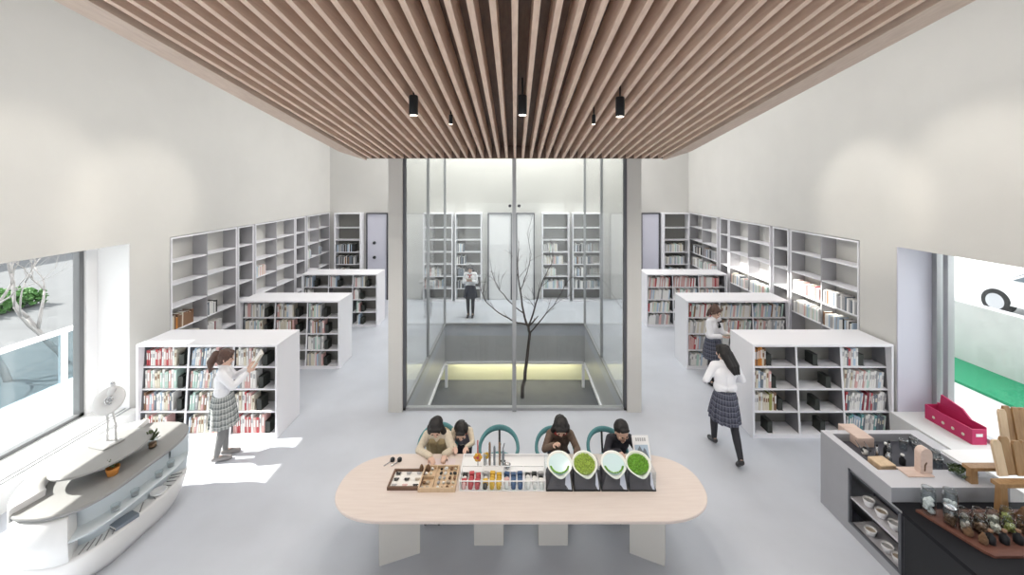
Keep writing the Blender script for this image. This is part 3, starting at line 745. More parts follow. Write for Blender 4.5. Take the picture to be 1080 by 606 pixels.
# ------------------------------------------------------------------ people
def hand(mb, w, d, n, side, k=1.0, curl=.5):
    """palm, four fingers of different lengths and a thumb; d = pointing direction, n = direction the palm faces, side = thumb direction sign"""
    w, d, n = V(w), V(d).normalized(), V(n); n = (n-d*n.dot(d)).normalized(); s = d.cross(n)*side
    pl = .078*k
    for j, o in enumerate((-.030, -.010, .010, .028)):
        kn = w+d*(pl*(1-.06*abs(j-1)))+s*(-o*k)
        mb.cap(w+d*.012*k+s*(-o*.55*k), kn, .013*k, .0115*k, 8)
        L = (.070, .078, .072, .056)[j]*k; q = kn; a = curl*.5
        for seg, fr in enumerate((.45, .32, .23)):
            a2 = a+curl*.55*seg; dd = (d*math.cos(a2)+n*math.sin(a2)+s*(-o*1.2)).normalized(); q2 = q+dd*L*fr
            mb.cap(q, q2, .0092*k*(1-.1*seg), .0088*k*(1-.1*seg), 7); q = q2
    t0 = w+d*.022*k+s*.026*k; t1 = t0+(d*.62+s*.62+n*.3).normalized()*.038*k; t2 = t1+(d*.9+s*.25+n*.35).normalized()*.03*k
    mb.cap(w+d*.01*k+s*.014*k, t0, .014*k, .0125*k, 8); mb.cap(t0, t1, .012*k, .0105*k, 8); mb.cap(t1, t2, .0102*k, .009*k, 8)

def figure(label, loc, rz, J, k, pitch=0, yaw=0, roll=0, hair='pony', hairkey='hairb', top='blouse', sleeve=.85, bottom=None, legs='tightg', shoe='shoeg',
           hands=None, vest=None, collar=None, bow=None, hk=None, name='person', slim=1.0, hem=.5):
    hk = hk or k
    t = thing(name, label, 'person', loc, rz)
    P = {a: V(b) for a, b in J.items()}
    for s in 'LR':
        if 'to'+s not in P: P['to'+s] = P['an'+s]+V((0, .15*k, -.055*k))
    H = Matrix.Translation(P['head']) @ Matrix.Rotation(yaw, 4, 'Z') @ Matrix.Rotation(-pitch, 4, 'X') @ Matrix.Rotation(roll, 4, 'Y') @ Matrix.Scale(hk, 4)
    b = MB(); W = k*slim
    pel, ch, nk = P['pel'], P['chest'], P['neck']; mid = pel.lerp(ch, .5)
    def torso(mb, g, lo=0):
        for s in (-1, 1):
            mb.cap(pel.lerp(mid, lo)+V((s*.055*W, 0, 0)), mid+V((s*.04*W, 0, 0)), .098*W+g, .082*W+g)
            mb.cap(mid+V((s*.04*W, 0, 0)), ch+V((s*.062*W, 0, 0)), .082*W+g, .098*W+g)
        mb.cap(P['shL'].lerp(nk, .08), P['shR'].lerp(nk, .08), .05*W+g, .05*W+g)
        mb.cap(ch, nk, .09*W+g, .05*W+g)
    torso(b, -.004)
    b.cap(nk-(nk-ch).normalized()*.05*k, P['head']-V((0, .012*hk, .04*hk)), .05*hk, .046*hk)
    b.ell((0, -.008, .012), (.074, .092, .104), H); b.ell((0, .022, -.055), (.054, .062, .056), H); b.ell((0, .055, .03), (.055, .038, .045), H)
    b.cap((0, .088, .0), (0, .101, -.028), .008, .0125, 8, H); b.cap((-.014, .088, -.034), (.014, .088, -.034), .008, .008, 8, H)
    b.ell((0, .072, -.095), (.024, .022, .018), H)
    for s in (-1, 1):
        b.ell((s*.076, -.006, -.012), (.011, .02, .031), H); b.ell((s*.042, .068, -.03), (.022, .02, .022), H)
    for s in 'LR':
        sh, el, wr = P['sh'+s], P['el'+s], P['wr'+s]
        b.cap(sh, el, .047*W, .036*W); b.cap(el, wr, .037*W, .024*W)
        hd = (hands or {}).get(s, {}); d = V(hd.get('d', (wr-el))); n = V(hd.get('n', (0, 0, -1)))
        hand(b, wr+d.normalized()*.008*k, d, n, hd.get('side', 1 if s == 'L' else -1), k*1.0, hd.get('curl', .55))
        hp, kn, an, to = P['hip'+s], P['kn'+s], P['an'+s], P['to'+s]
        b.cap(hp, kn, .076*W, .051*W); b.cap(kn, kn.lerp(an, .3), .051*W, .049*W); b.cap(kn.lerp(an, .3), an, .05*W, .032*W)
        dd = (to-an); b.cap(an-V((0, 0, .02*k))-dd.normalized()*.02*k, to, .034*k, .027*k)
    remesh('body', b, 'skin', t, .0062*max(.8, k), 2)
    # hair
    h = MB()
    if hair != 'crop':
        h.ell((0, -.02, .022), (.086, .096, .105), H); h.ell((0, -.05, -.03), (.078, .058, .085), H); h.cap((-.045, .056, .075), (.045, .056, .075), .028, .028, 10, H); h.cap((.0, .05, .085), (-.06, .07, .03), .02, .012, 8, H); h.cap((.0, .05, .085), (.06, .07, .03), .02, .012, 8, H)
        for s in (-1, 1): h.cap((s*.074, .035, .05), (s*.08, .005, -.02), .02, .016, 8, H)
    else:
        h.ell((0, -.022, .032), (.083, .092, .094), H); h.cap((-.04, .056, .08), (.04, .056, .08), .022, .022, 10, H); h.ell((0, -.06, -.01), (.07, .045, .06), H)
    rs = random.Random(len(label))
    for i in range(70):
        a = rs.uniform(-.15*PI, 1.15*PI) if rs.random() < .85 else rs.uniform(0, 2*PI); zz = rs.uniform(-.06, .03) if math.sin(a) > -.4 else .06
        q = []
        for u in (0.08, .4, .75, 1.0):
            z_ = .118-(.118-zz)*u*u; rr = math.sqrt(max(0, 1-((z_-.02)/.108)**2)); q.append(H @ V((.089*rr*math.cos(a+.25*u), -.02-.099*rr*math.sin(a+.25*u), z_)))
        h.tube(q, [.006*hk, .009*hk, .009*hk, .005*hk], 6)
    if hair == 'pony':
        h.cap((0, -.10, .05), (0, -.135, .04), .032, .045, 10, H); h.cap((0, -.14, .035), (0, -.165, -.08), .052, .055, 10, H)
        h.cap((0, -.165, -.08), (0, -.14, -.22), .055, .018, 10, H)
    if hair == 'bun':
        h.ell((0, -.06, .11), (.05, .05, .045), H); h.cap((0, -.09, -.05), (0, -.10, -.16), .05, .03, 10, H)
    if hair == 'long':
        for s in (-1, 0, 1): h.cap((s*.05, -.07, -.02), (s*.06, -.105-.01*abs(s), -.22), .05, .048, 10, H); h.cap((s*.06, -.105, -.22), (s*.05, -.09, -.34), .048, .02, 10, H)
    if hair == 'flow':
        for s in (-1, 0, 1):
            h.cap((s*.045, -.07, 0), (s*.05+.04, -.14, -.15), .055, .05, 10, H); h.cap((s*.05+.04, -.14, -.15), (s*.04+.08, -.16, -.26), .05, .02, 10, H)
    if hair == 'curtain':
        for s in (-1, 1):
            h.cap((s*.075, .0, .02), (s*.09, .01, -.13), .036, .038, 10, H); h.cap((s*.09, .01, -.13), (s*.085, .03, -.25), .038, .02, 10, H)
        h.cap((0, -.08, -.05), (0, -.09, -.2), .075, .05, 10, H)
    remesh('hair', h, hairkey, t, .0085*hk, 2)
    for s in (-1, 1): MB().ell((s*.031, .086, .003), (.0125, .007, .008), H, 10, 7).build('eye', 'eye', t, world=False)
    MB().ell((0, .0925, -.057), (.021, .007, .0065), H, 10, 7).build('mouth', 'lip', t, world=False)
    # top
    c = MB(); torso(c, .012, .8 if bottom else 0)
    for s in 'LR':
        sh, el, wr = P['sh'+s], P['el'+s], P['wr'+s]
        c.cap(sh, el, .062*W, .052*W); c.cap(el, el.lerp(wr, sleeve), .052*W, .043*W)
    remesh({'blouse': 'blouse'}.get(top, 'jacket'), c, top, t, .0095*k, 3)
    if vest:
        c = MB(); 
        for s in (-1, 1): c.cap(pel+V((s*.06*W, 0, .02)), ch+V((s*.066*W, 0, .03*k)), .134*W, .134*W)
        remesh('vest', c, vest, t, .0095*k, 3)
    if collar:
        c = MB(); c.cap(nk+V((-.05*k, .0, .0)), nk+V((.05*k, .0, .0)), .058*k, .058*k); remesh('collar', c, collar, t, .009*k, 2)
    if bow:
        c = MB(); q = ch+V((0, .115*W, .10*k))
        for s in (-1, 1): c.cap(q, q+V((s*.045, .012, .012)), .008, .02); c.cap(q, q+V((s*.022, .012, -.09)), .008, .014)
        c.build('neck_bow', bow, t, world=False)
    # bottom
    if bottom in ('skirtg', 'skirtd', 'navy'):
        wa = pel.lerp(ch, .30); hipc = (P['knL']+P['knR'])/2; hm = V((hipc.x, hipc.y, hem)); N = 96; rings = []; mesh = bmesh.new(); uvl = mesh.loops.layers.uv.new('UVMap')
        spread = abs(P['knL'].y-P['knR'].y)*.5
        prof = [(0, 1.0, 0), (.08, 1.06, .0), (.25, 1.2, .3), (.5, 1.34, .6), (.75, 1.44, .9), (1, 1.52, 1)]
        def ring(u, g, pl_, off):
            out = []
            for i in range(N):
                a = 2*PI*i/N; ph = (i % 8)/8
                r = 1+.07*pl_*(ph*2-1)
                cc = wa.lerp(hm, u)
                out.append(mesh.verts.new((cc.x+(.136*W*g*r-off)*math.cos(a), cc.y+((.124*W*g+spread*u*.4)*r-off)*math.sin(a), cc.z)))
            return out
        R = [ring(u, g, p_, 0) for u, g, p_ in prof]+[ring(u, g, p_, .008) for u, g, p_ in reversed(prof)]
        us = [u for u, _, _ in prof]+[u for u, _, _ in reversed(prof)]
        for a_ in range(len(R)-1):
            for i in range(N):
                f = mesh.faces.new([R[a_][i], R[a_][(i+1) % N], R[a_+1][(i+1) % N], R[a_+1][i]])
                for lp, (uu, vv) in zip(f.loops, ((i/N, us[a_]), ((i+1)/N, us[a_]), ((i+1)/N, us[a_+1]), (i/N, us[a_+1]))): lp[uvl].uv = (uu, vv)
        me = bpy.data.meshes.new('skirt'); bmesh.ops.recalc_face_normals(mesh, faces=mesh.faces); mesh.to_mesh(me); mesh.free()
        me.materials.append(M[{'skirtg': 'plaidg', 'skirtd': 'plaidd', 'navy': 'navy'}[bottom]])
        o = bpy.data.objects.new('skirt', me); COL.objects.link(o); o.parent = t
    lg = MB()
    for s in (-1, 1): lg.cap(pel+V((s*.05*W, 0, -.01)), pel+V((s*.05*W, 0, -.05*k)), .106*W, .104*W)
    for s in 'LR':
        hp, kn, an = P['hip'+s], P['kn'+s], P['an'+s]
        g = .005 if legs.startswith('tight') else .016
        lg.cap(hp, kn, .08*W+g, .052*W+g); lg.cap(kn, kn.lerp(an, .3), .052*W+g, .05*W+g); lg.cap(kn.lerp(an, .3), an+V((0, 0, .0)), .051*W+g, .033*W+g)
    remesh('tights' if legs.startswith('tight') else 'trousers', lg, legs, t, .0085*k, 2)
    for s in 'LR':
        an, to = P['an'+s], P['to'+s]; dd = (to-an).normalized(); f = MB()
        f.cap(an+V((0, 0, -.035*k))-dd*.025*k, to+dd*.012*k, .042*k, .035*k); f.cap(an+V((0, 0, -.01*k)), an+V((0, 0, -.03*k)), .04*k, .042*k)
        remesh('shoe', f, shoe, t, .008*k, 2)
    return t
def standing(k, lean=0, **over):
    J = dict(pel=(0, 0, .90), chest=(0, .01+lean*.5, 1.19), neck=(0, .0+lean, 1.345), head=(0, .025+lean*1.15, 1.475), shL=(-.145, -.005+lean*.9, 1.30), shR=(.145, -.005+lean*.9, 1.30),
             hipL=(-.078, 0, .86), hipR=(.078, 0, .86), knL=(-.075, .015, .47), knR=(.075, .015, .47), anL=(-.07, -.02, .085), anR=(.07, -.02, .085),
             elL=(-.2, .0, 1.06), elR=(.2, .0, 1.06), wrL=(-.2, .12, .86), wrR=(.2, .12, .86))
    J.update(over); return {a: tuple(c*k for c in b) for a, b in J.items()}
def open_book(loc, rz, tilt, label, s=1.0, cover='b_cream'):
    t = thing('open_book', label, 'book', loc, rz)
    T = Matrix.Translation(V(loc)) @ Matrix.Rotation(rz, 4, 'Z') @ Matrix.Rotation(tilt, 4, 'X')
    c, p = MB(), MB()
    for q in (-1, 1):
        R = T @ Matrix.Rotation(q*-.32, 4, 'Y')
        x = sorted((0, q*.17*s)); c.box(x[0], x[1], -.115*s, .115*s, -.004, 0, R)
        x = sorted((q*.004, q*.163*s)); p.box(x[0], x[1], -.108*s, .108*s, 0.001, .011, R)
    c.build('book_cover', cover, t); p.build('book_pages', 'paper', t); return t
def loc2w(loc, rz, p):
    return Matrix.Translation(V(loc)) @ Matrix.Rotation(rz, 4, 'Z') @ V(p)

# ponytailed girl, reading at the full bookcase
g = (at(235, 482, 0).x, 5.80, 0); k = .985; rz = math.radians(-62)
figure('girl with brown ponytail, white blouse and grey plaid skirt reading at full bookcase', g, rz,
       standing(k, .02, elL=(-.19, .13, 1.10), wrL=(-.09, .315, 1.22), elR=(.19, .15, 1.10), wrR=(.10, .33, 1.24), knL=(-.075, .02, .47), anL=(-.06, .03, .085), anR=(.075, -.06, .085)),
       k, pitch=.28, hair='pony', bottom='skirtg', hem=.50, hands={'L': dict(d=(.1, .6, .7), n=(.8, .2, .1), curl=.5), 'R': dict(d=(-.1, .6, .7), n=(-.8, .2, .1), curl=.5)})
open_book(loc2w(g, rz, (0, .46, 1.335)), rz, 1.0, 'open cream book held up by the ponytailed girl', .85)
# walking woman
g = (3.10, 5.86, 0); k = 1.0; rz = math.radians(-4)
figure('woman with long dark hair, white blouse and dark skirt walking away', g, rz,
       standing(k, .05, pel=(0, .0, .88), hipL=(-.078, .02, .85), hipR=(.078, -.02, .85), knL=(-.08, .20, .47), anL=(-.07, .22, .115), toL=(-.08, .36, .04), knR=(.075, -.12, .45), anR=(.06, -.33, .155), toR=(.065, -.245, .045),
                elL=(-.26, .02, 1.10), wrL=(-.22, .18, 1.0), elR=(.26, .04, 1.10), wrR=(.13, .22, 1.02)),
       k, pitch=.05, yaw=.35, hair='flow', hairkey='hair', bottom='skirtd', legs='tightb', shoe='shoeb', hem=.53,
       hands={'L': dict(d=(.3, .8, .1), n=(1, -.2, 0), curl=.7), 'R': dict(d=(-.5, .7, .1), n=(-.6, -.5, 0), curl=.7)})
# standing reader
g = (3.93, 7.92, 0); k = .985; rz = math.radians(-148)
figure('woman with short brown hair, white blouse and plaid skirt standing reading by full bookcase', g, rz,
       standing(k, .03, elL=(-.20, .08, 1.04), wrL=(-.10, .27, 1.07), elR=(.20, .08, 1.04), wrR=(.10, .27, 1.07)), k, pitch=.45, hair='bun', bottom='skirtd', legs='tightb', shoe='shoeb', hem=.55, bow='black',
       hands={'L': dict(d=(.2, .9, .1), n=(.6, 0, .8), curl=.4), 'R': dict(d=(-.2, .9, .1), n=(-.6, 0, .8), curl=.4)})
open_book(loc2w(g, rz, (0, .40, 1.10)), rz, .35, 'open book held by the short-haired standing reader', .8)
# far reader beyond the light well
g = (atY(496, 334, 11.9).x, 11.95, 0); k = .98; rz = math.radians(178)
figure('woman in white blouse, red bow and navy skirt reading beyond the light well', g, rz,
       standing(k, .02, elL=(-.20, .06, 1.06), wrL=(-.07, .23, 1.14), elR=(.20, .06, 1.06), wrR=(.07, .23, 1.14)), k, pitch=.5, hair='long', hairkey='hair', bottom='navy', legs='tightb', shoe='shoeb', hem=.58, bow='red',
       hands={'L': dict(d=(.3, .8, .4), n=(.6, 0, .8), curl=.4), 'R': dict(d=(-.3, .8, .4), n=(-.6, 0, .8), curl=.4)})
open_book(loc2w(g, rz, (0, .34, 1.19)), rz, .5, 'small open book held by the reader beyond the light well', .6)

# ------------------------------------------------------------------ the big table
TX, TY0, TY1, TZ = .065, 3.83, 4.79, .75
TC = (TY0+TY1)/2
def stadium(hx, hy, n=3.2, N=96, e=None):
    pts = []
    for i in range(N):
        a = 2*PI*i/N; c, s = math.cos(a), math.sin(a)
        rx = .62
        # straight flanks with superelliptic ends
        x = (hx-rx)*(1 if c > 0 else -1)+rx*math.copysign(abs(c)**(2/2.3), c); y = hy*math.copysign(abs(s)**(2/2.3), s)
        pts.append((x, y))
    return pts
tb = thing('activity_table', 'long pale table with rounded ends in the middle of the room', 'table', (TX, TC, 0))
rings = []
for z, g_ in ((TZ-.045, -.028), (TZ-.036, -.008), (TZ-.02, 0), (TZ-.006, 0), (TZ, -.005)):
    rings.append([V((TX+x*(1+g_/1.96), TC+y*(1+g_/.48), z)) for x, y in stadium(1.96, .48)])
MB().loft(rings, smooth=False).build('table_top', 'table', tb)
for s in (-1, 1):      # angled outer panels, straight inner panels
    a = at(400 if s < 0 else 701, 597, 0); b = at(443 if s < 0 else 664, 583, 0)
    d = (b-a).normalized(); n_ = V((-d.y, d.x, 0)); n_ = n_ if n_.y > 0 else -n_
    q = [a, b, a+n_*.10, b+n_*.10]; 
    MB().hexa([V((p.x, p.y, z)) for z in (0, TZ-.045) for p in q]).build('leg', 'tleg', tb)
for xa, xb in ((500, 531), (568, 599)):
    a = at(xa, 575, 0); b = at(xb, 575, 0)
    MB().box(a.x, b.x, a.y, a.y+.12, 0, TZ-.045).build('leg', 'tleg', tb)

# chairs with a bent teal back rail
def chair_proto(label):
    t = thing('armchair', label, 'chair', (0, 0, 0), 0, 'dark framed chairs with bent teal back rails at the table')
    R = .245
    pts = []
    for i in range(25):
        a = math.radians(-28+236*i/24); x = R*math.cos(a); y = R*math.sin(a)
        pts.append(V((x, y, .60+.125*(max(0, math.sin(a))**.8))))
    n = 10; rings = []
    for i, p in enumerate(pts):
        d = (pts[min(i+1, 24)]-pts[max(i-1, 0)]).normalized(); o_ = V((p.x, p.y, 0)).normalized(); u = d.cross(o_); r = .026+.012*math.sin(PI*i/24); e = .6 if i in (0, 24) else 1
        rings.append([p+(o_*math.cos(2*PI*j/n)*.021+u*math.sin(2*PI*j/n)*r)*e for j in range(n)])
    MB().loft(rings).build('back_rail', 'teal', t)
    MB().lathe([(.17, -.03), (.2, -.025), (.215, 0), (.20, .028), (.1, .034)], (0, -.02, .42), 28).build('seat', 'teal', t)
    MB().lathe([(.195, 0), (.195, .02)], (0, -.02, .37), 28).build('seat_frame', 'black', t)
    for sx in (-1, 1):
        MB().tube([(sx*.22, -.10, .0), (sx*.218, -.10, .38), (sx*.222, -.105, .60)], .013, 8).build('leg', 'black', t)
        MB().tube([(sx*.17, .19, .0), (sx*.13, .15, .38)], .013, 8).build('leg', 'black', t)
    MB().tube([(0, .18, .37), (0, .225, .56), (0, .24, .71)], .014, 8).build('back_post', 'black', t)
    return t
c0 = chair_proto('empty chair with teal back rail, second along the table')
chairs = [(-.205, 5.10, 0, None), (-1.0, 5.16, 0, 'chair of the child in cream jacket, mostly hidden, with teal back rail'),
          (.52, 5.08, .12, 'chair with teal back rail behind the child with long black hair'), (1.18, 5.07, .1, 'chair with teal back rail behind the boy holding a magazine')]
for i, (x, y, r, lab) in enumerate(chairs):
    c = c0 if i == 0 else copy_tree(c0)
    c.location = (x, y, 0); c.rotation_euler = (0, 0, r)
    if lab: c['label'] = lab

# children at the table (facing the camera: local +y points to -Y of the room)
def seated(k, fwd=.0, wl=(-.10, .47, .765), wrr=(.10, .47, .765), z0=.53, ty=1.0):
    J = dict(pel=(0, 0, z0), chest=(0, .10+fwd*.6, z0+.25*ty), neck=(0, .155+fwd, z0+.385*ty), head=(0, .22+fwd*1.2, z0+.385*ty+.105), shL=(-.125, .135+fwd*.9, z0+.34*ty), shR=(.125, .135+fwd*.9, z0+.34*ty),
             hipL=(-.07, .02, z0-.02), hipR=(.07, .02, z0-.02), knL=(-.08, .34, z0-.01), knR=(.08, .34, z0-.01), anL=(-.08, .36, .115), anR=(.08, .36, .115), toL=(-.08, .48, .045), toR=(.08, .48, .045),
             elL=(-.20, .27+fwd*.6, z0+.225*ty), elR=(.20, .27+fwd*.6, z0+.225*ty), wrL=wl, wrR=wrr)
    return J
hd = dict(d=(0, .8, -.1), n=(0, 0, -1), curl=.45)
figure('child with dark hair in cream jacket and khaki vest working at table', (-.965, 5.14, 0), PI, seated(.8, .05, (-.13, .42, .79), (.03, .45, .785)), .8, pitch=.75, hair='curtain', hairkey='hair', hk=.92, top='cream', sleeve=.95,
       legs='brownc', shoe='shoeb', vest='khaki', hands={'L': hd, 'R': dict(d=(-.5, .8, -.1), n=(0, 0, -1), curl=.45)}, slim=1.08)
figure('boy with black cropped hair and grey vest leaning beside the cream-jacketed child', (-.675, 5.26, 0), PI, dict(standing(.68, .12, chest=(0, .13, 1.12), neck=(0, .27, 1.225), head=(0, .37, 1.305), shL=(-.15, .22, 1.22), shR=(.15, .22, 1.22),
       elL=(-.215, .40, 1.10), wrL=(-.13, .62, 1.175), elR=(.17, .40, 1.10), wrR=(.07, .62, 1.175))), .68, pitch=.8, hair='crop', hairkey='hair', hk=.95, top='cream', sleeve=.95,
       legs='darkc', shoe='shoeb', vest='greyv', collar='red', hands={'L': dict(d=(.2, .9, 0), n=(0, 0, -1)), 'R': dict(d=(-.2, .9, 0), n=(0, 0, -1))}, slim=.9)
figure('child with long black hair in brown coat leaning over the glass boxes', (.565, 5.16, 0), PI, seated(.82, .05, (-.16, .43, .80), (.10, .38, .86)), .82, pitch=.8, hair='curtain', hairkey='hair', hk=.95, top='brownc', sleeve=.95,
       legs='darkc', shoe='shoeb', collar='red', hands={'L': hd, 'R': dict(d=(-.4, .6, .6), n=(-.5, .5, 0), curl=.7)}, slim=.95)
figure('boy with short black hair in dark jacket looking at a magazine', (1.315, 5.15, 0), PI, seated(.8, .02, (-.17, .42, .83), (.06, .40, .80), .52, .84), .8, pitch=.45, yaw=.25, hair='crop', hairkey='hair', hk=.98, top='darkc', sleeve=.95,
       legs='darkc', shoe='shoeb', hands={'L': dict(d=(.3, .5, .7), n=(.9, 0, 0), curl=.5), 'R': dict(d=(-.2, .9, 0), n=(0, 0, -1))}, slim=.95)

# ------------------------------------------------------------------ things on the table
random.seed(21)
mg = thing('magazine', 'magazine with pale and blue cover held up by the boy', 'magazine', (1.47, 4.70, .80))
T = Matrix.Translation((1.48, 4.66, .905)) @ Matrix.Rotation(-.55, 4, 'X') @ Matrix.Rotation(.1, 4, 'Z')
MB().box(-.10, .10, -.004, .004, -.125, .125, T).build('magazine_cover', 'wplastic', mg)
m = MB(); m.box(-.08, .08, -.0052, -.0041, -.105, .03, T); m.build('cover_picture', 'b_sky', mg)
m = MB(); m.prism([(-.075, -.10), (.075, -.10), (.05, -.02), (.03, .0), (.012, -.035), (-.02, .02), (-.05, -.02)], -.0066, -.0053, T @ Matrix.Rotation(PI/2, 4, 'X') @ Matrix.Scale(-1, 4, (0, 0, 1)))
m.build('cover_picture', 'b_slate', mg)
m = MB()
for i in range(5): m.box(-.06+i*.026, -.042+i*.026, -.0054, -.0041, .065, .10, T)
m.build('cover_lettering', 'b_grey', mg)
for x, lab in ((414, 'small black-topped magnifier lying on table end, outer of the pair'), (421.5, 'small black-topped magnifier lying on table end, inner of the pair')):
    p = at(x, 486, TZ); t = thing('magnifier', lab, 'magnifier', p)
    MB().lathe([(.022, 0), (.026, .006), (.026, .03), (.018, .038)], p, 16).build('eyepiece', 'black', t)
    MB().cap(p+V((-.02, -.03, .008)), p+V((-.07, -.085, .007)), .006, .007).build('handle', 'steel', t)
# specimen tray
p0 = at(408, 517, TZ); p1 = at(441, 517, TZ); Yb = at(420, 497, TZ).y
x0, x1 = p0.x, p1.x+.02; y0, y1 = p0.y, Yb
t = thing('specimen_tray', 'dark brown framed tray with white lining and little specimens, outermost on table', 'tray', ((x0+x1)/2, (y0+y1)/2, TZ))
m = MB(); b_ = .018; h_ = .035
m.box(x0, x1, y0, y0+b_, TZ, TZ+h_).box(x0, x1, y1-b_, y1, TZ, TZ+h_).box(x0, x0+b_, y0+b_, y1-b_, TZ, TZ+h_).box(x1-b_, x1, y0+b_, y1-b_, TZ, TZ+h_); m.build('tray_frame', 'wooddark', t)
box(x0+b_, x1-b_, y0+b_, y1-b_, TZ, TZ+.012).build('tray_lining', 'paper', t)
for i in range(3):
    for j in range(3):
        cx = x0+.06+i*(x1-x0-.12)/2; cy = y0+.05+j*(y1-y0-.10)/2; m = MB(); key = random.choice(['b_brown', 'b_grey', 'b_pink', 'b_dark', 'stone'])
        m.cap((cx, cy-.016, TZ+.02), (cx, cy+.016, TZ+.02), .004, .003)
        for q in (-1, 1): m.ell((cx+q*.016, cy+.006, TZ+.021), (.015, .012, .002)); m.ell((cx+q*.012, cy-.012, TZ+.021), (.010, .010, .002))
        tag(m.build('butterfly_specimen', key), f'pinned butterfly specimen, {ORD[j]} row from the front, {ORD[i]} column of brown framed tray', 'specimen', 'butterflies in the brown framed tray')
# wooden compartment tray with stones
x0, x1 = at(438, 519, TZ).x+.025, at(482, 519, TZ).x-.02; y0, y1 = at(440, 519, TZ).y, at(440, 494, TZ).y
t = thing('compartment_tray', 'shallow wooden tray with dividers full of stones and shells', 'tray', ((x0+x1)/2, (y0+y1)/2, TZ))
m = MB(); h_ = .045
m.box(x0, x1, y0, y0+.012, TZ, TZ+h_).box(x0, x1, y1-.012, y1, TZ, TZ+h_).box(x0, x0+.012, y0+.012, y1-.012, TZ, TZ+h_).box(x1-.012, x1, y0+.012, y1-.012, TZ, TZ+h_).box(x0+.012, x1-.012, y0+.012, y1-.012, TZ, TZ+.008)
m.build('tray_frame', 'woodl', t)
xm = x0+(x1-x0)*.36
m = MB().box(xm, xm+.008, y0+.012, y1-.012, TZ+.008, TZ+h_).box(x0+.012, xm, (y0+y1)/2, (y0+y1)/2+.008, TZ+.008, TZ+h_); m.build('divider', 'woodl', t)
k_ = 0
for i in range(7):
    for j in range(5):
        cx = x0+.035+i*(x1-x0-.07)/6+random.uniform(-.006, .006); cy = y0+.04+j*(y1-y0-.07)/4
        if abs(cx-xm) < .022 or (cx < xm and abs(cy-(y0+y1)/2) < .02): continue
        m = MB(); r = random.uniform(.014, .023); z = TZ+.009+r*.7
        T = Matrix.Translation((cx, cy, z)) @ Matrix.Rotation(random.uniform(0, 3), 4, 'Z'); m.ell((0, 0, 0), (r*1.15, r*.85, r*.75), T, 9, 6)
        key = random.choice(['stone', 'b_white', 'b_cream', 'pine', 'b_brown', 'b_grey', 'b_white', 'b_dark'])
        tag(m.build('stone', key), f'{dict(stone="beige", b_white="white", b_cream="cream", pine="rough brown", b_brown="brown", b_grey="grey", b_dark="black")[key]} stone, {ORD[i]} column, {ORD[j]} row of shallow wooden compartment tray', 'stone', 'stones in the wooden tray')
for i, x in enumerate((444, 451)):
    p = at(x, 499, TZ)+V((0, .03, 0)); m = MB(); m.lathe([(.02, 0), (.026, .02), (.022, .05), (.012, .075), (.003, .085)], p, 12)
    tag(m.build('pine_cone', 'pine'), ('upright pine cone behind wooden tray, outer one', 'upright pine cone behind wooden tray, inner one')[i], 'pine cone')
# acrylic sorting box with coloured pieces
x0, x1 = at(484, 518, TZ).x, at(575.5, 518, TZ).x; y0 = at(500, 518, TZ).y; y1 = y0+.23; hb = .11
t = thing('sorting_box', 'clear acrylic box of four compartments with white edges and coloured pieces', 'box', ((x0+x1)/2, (y0+y1)/2, TZ))
m = MB(); e = .008
for z in (TZ, TZ+hb-e):
    m.box(x0, x1, y0, y0+e, z, z+e).box(x0, x1, y1-e, y1, z, z+e)
    for k in range(5):
        x = x0+(x1-x0-e)*k/4; m.box(x, x+e, y0+e, y1-e, z, z+e)
for k in range(5):
    x = x0+(x1-x0-e)*k/4; m.box(x, x+e, y0, y0+e, TZ+e, TZ+hb-e).box(x, x+e, y1-e, y1, TZ+e, TZ+hb-e)
m.build('edge_strip', 'wplastic', t)
box(x0+e, x1-e, y0+e, y1-e, TZ, TZ+.004).build('box_floor', 'wplastic', t)
for k in range(5):
    x = x0+(x1-x0-e)*k/4; box(x+.002, x+e-.002, y0+e, y1-e, TZ+e, TZ+hb-e).build('partition', 'acryl', t)
box(x0+e, x1-e, y0+.002, y0+.005, TZ+e, TZ+hb-e).build('front_panel', 'acryl', t)
wcell = (x1-x0)/4; cnt = 0
for k, keys in enumerate((['b_red']*5+['b_grey', 'b_white'], ['b_yellow']*5+['b_pink', 'b_brown'], ['b_blue']*5+['b_grey', 'b_dark'], ['b_dark']*3+['b_white']*3+['b_grey'])):
    for i in range(3):
        for j in range(4):
            key = keys[0] if i and k < 3 else random.choice(keys if k == 3 else ['b_dark', 'b_white', 'b_pink', 'b_grey', keys[0]])
            cx = x0+wcell*k+.045+i*(wcell-.085)/2; cy = y0+.04+j*.048
            T = Matrix.Translation((cx, cy, TZ+.004+.03)) @ Matrix.Rotation(random.uniform(-.3, .3), 4, 'Z')
            m = MB(); s_ = .026; hh = random.uniform(.024, .036)
            if j % 2: m.box(-s_, s_, -.019, .019, -.03, -.03+hh*2, T)
            else: m.lathe([(s_*.9, -.03), (s_*.95, -.02), (s_*.9, -.03+hh*1.6), (s_*.4, -.03+hh*2)], (0, 0, 0), 12, T)
            o = m.build('sorting_piece', key, bevel=0)
            tag(o, f'{key[2:].replace("dark", "black")} piece, {ORD[j]} row back, {ORD[i]} column, {("red", "yellow", "blue", "black and white")[k]} compartment of acrylic box', 'sorting piece', 'coloured pieces in the acrylic box')
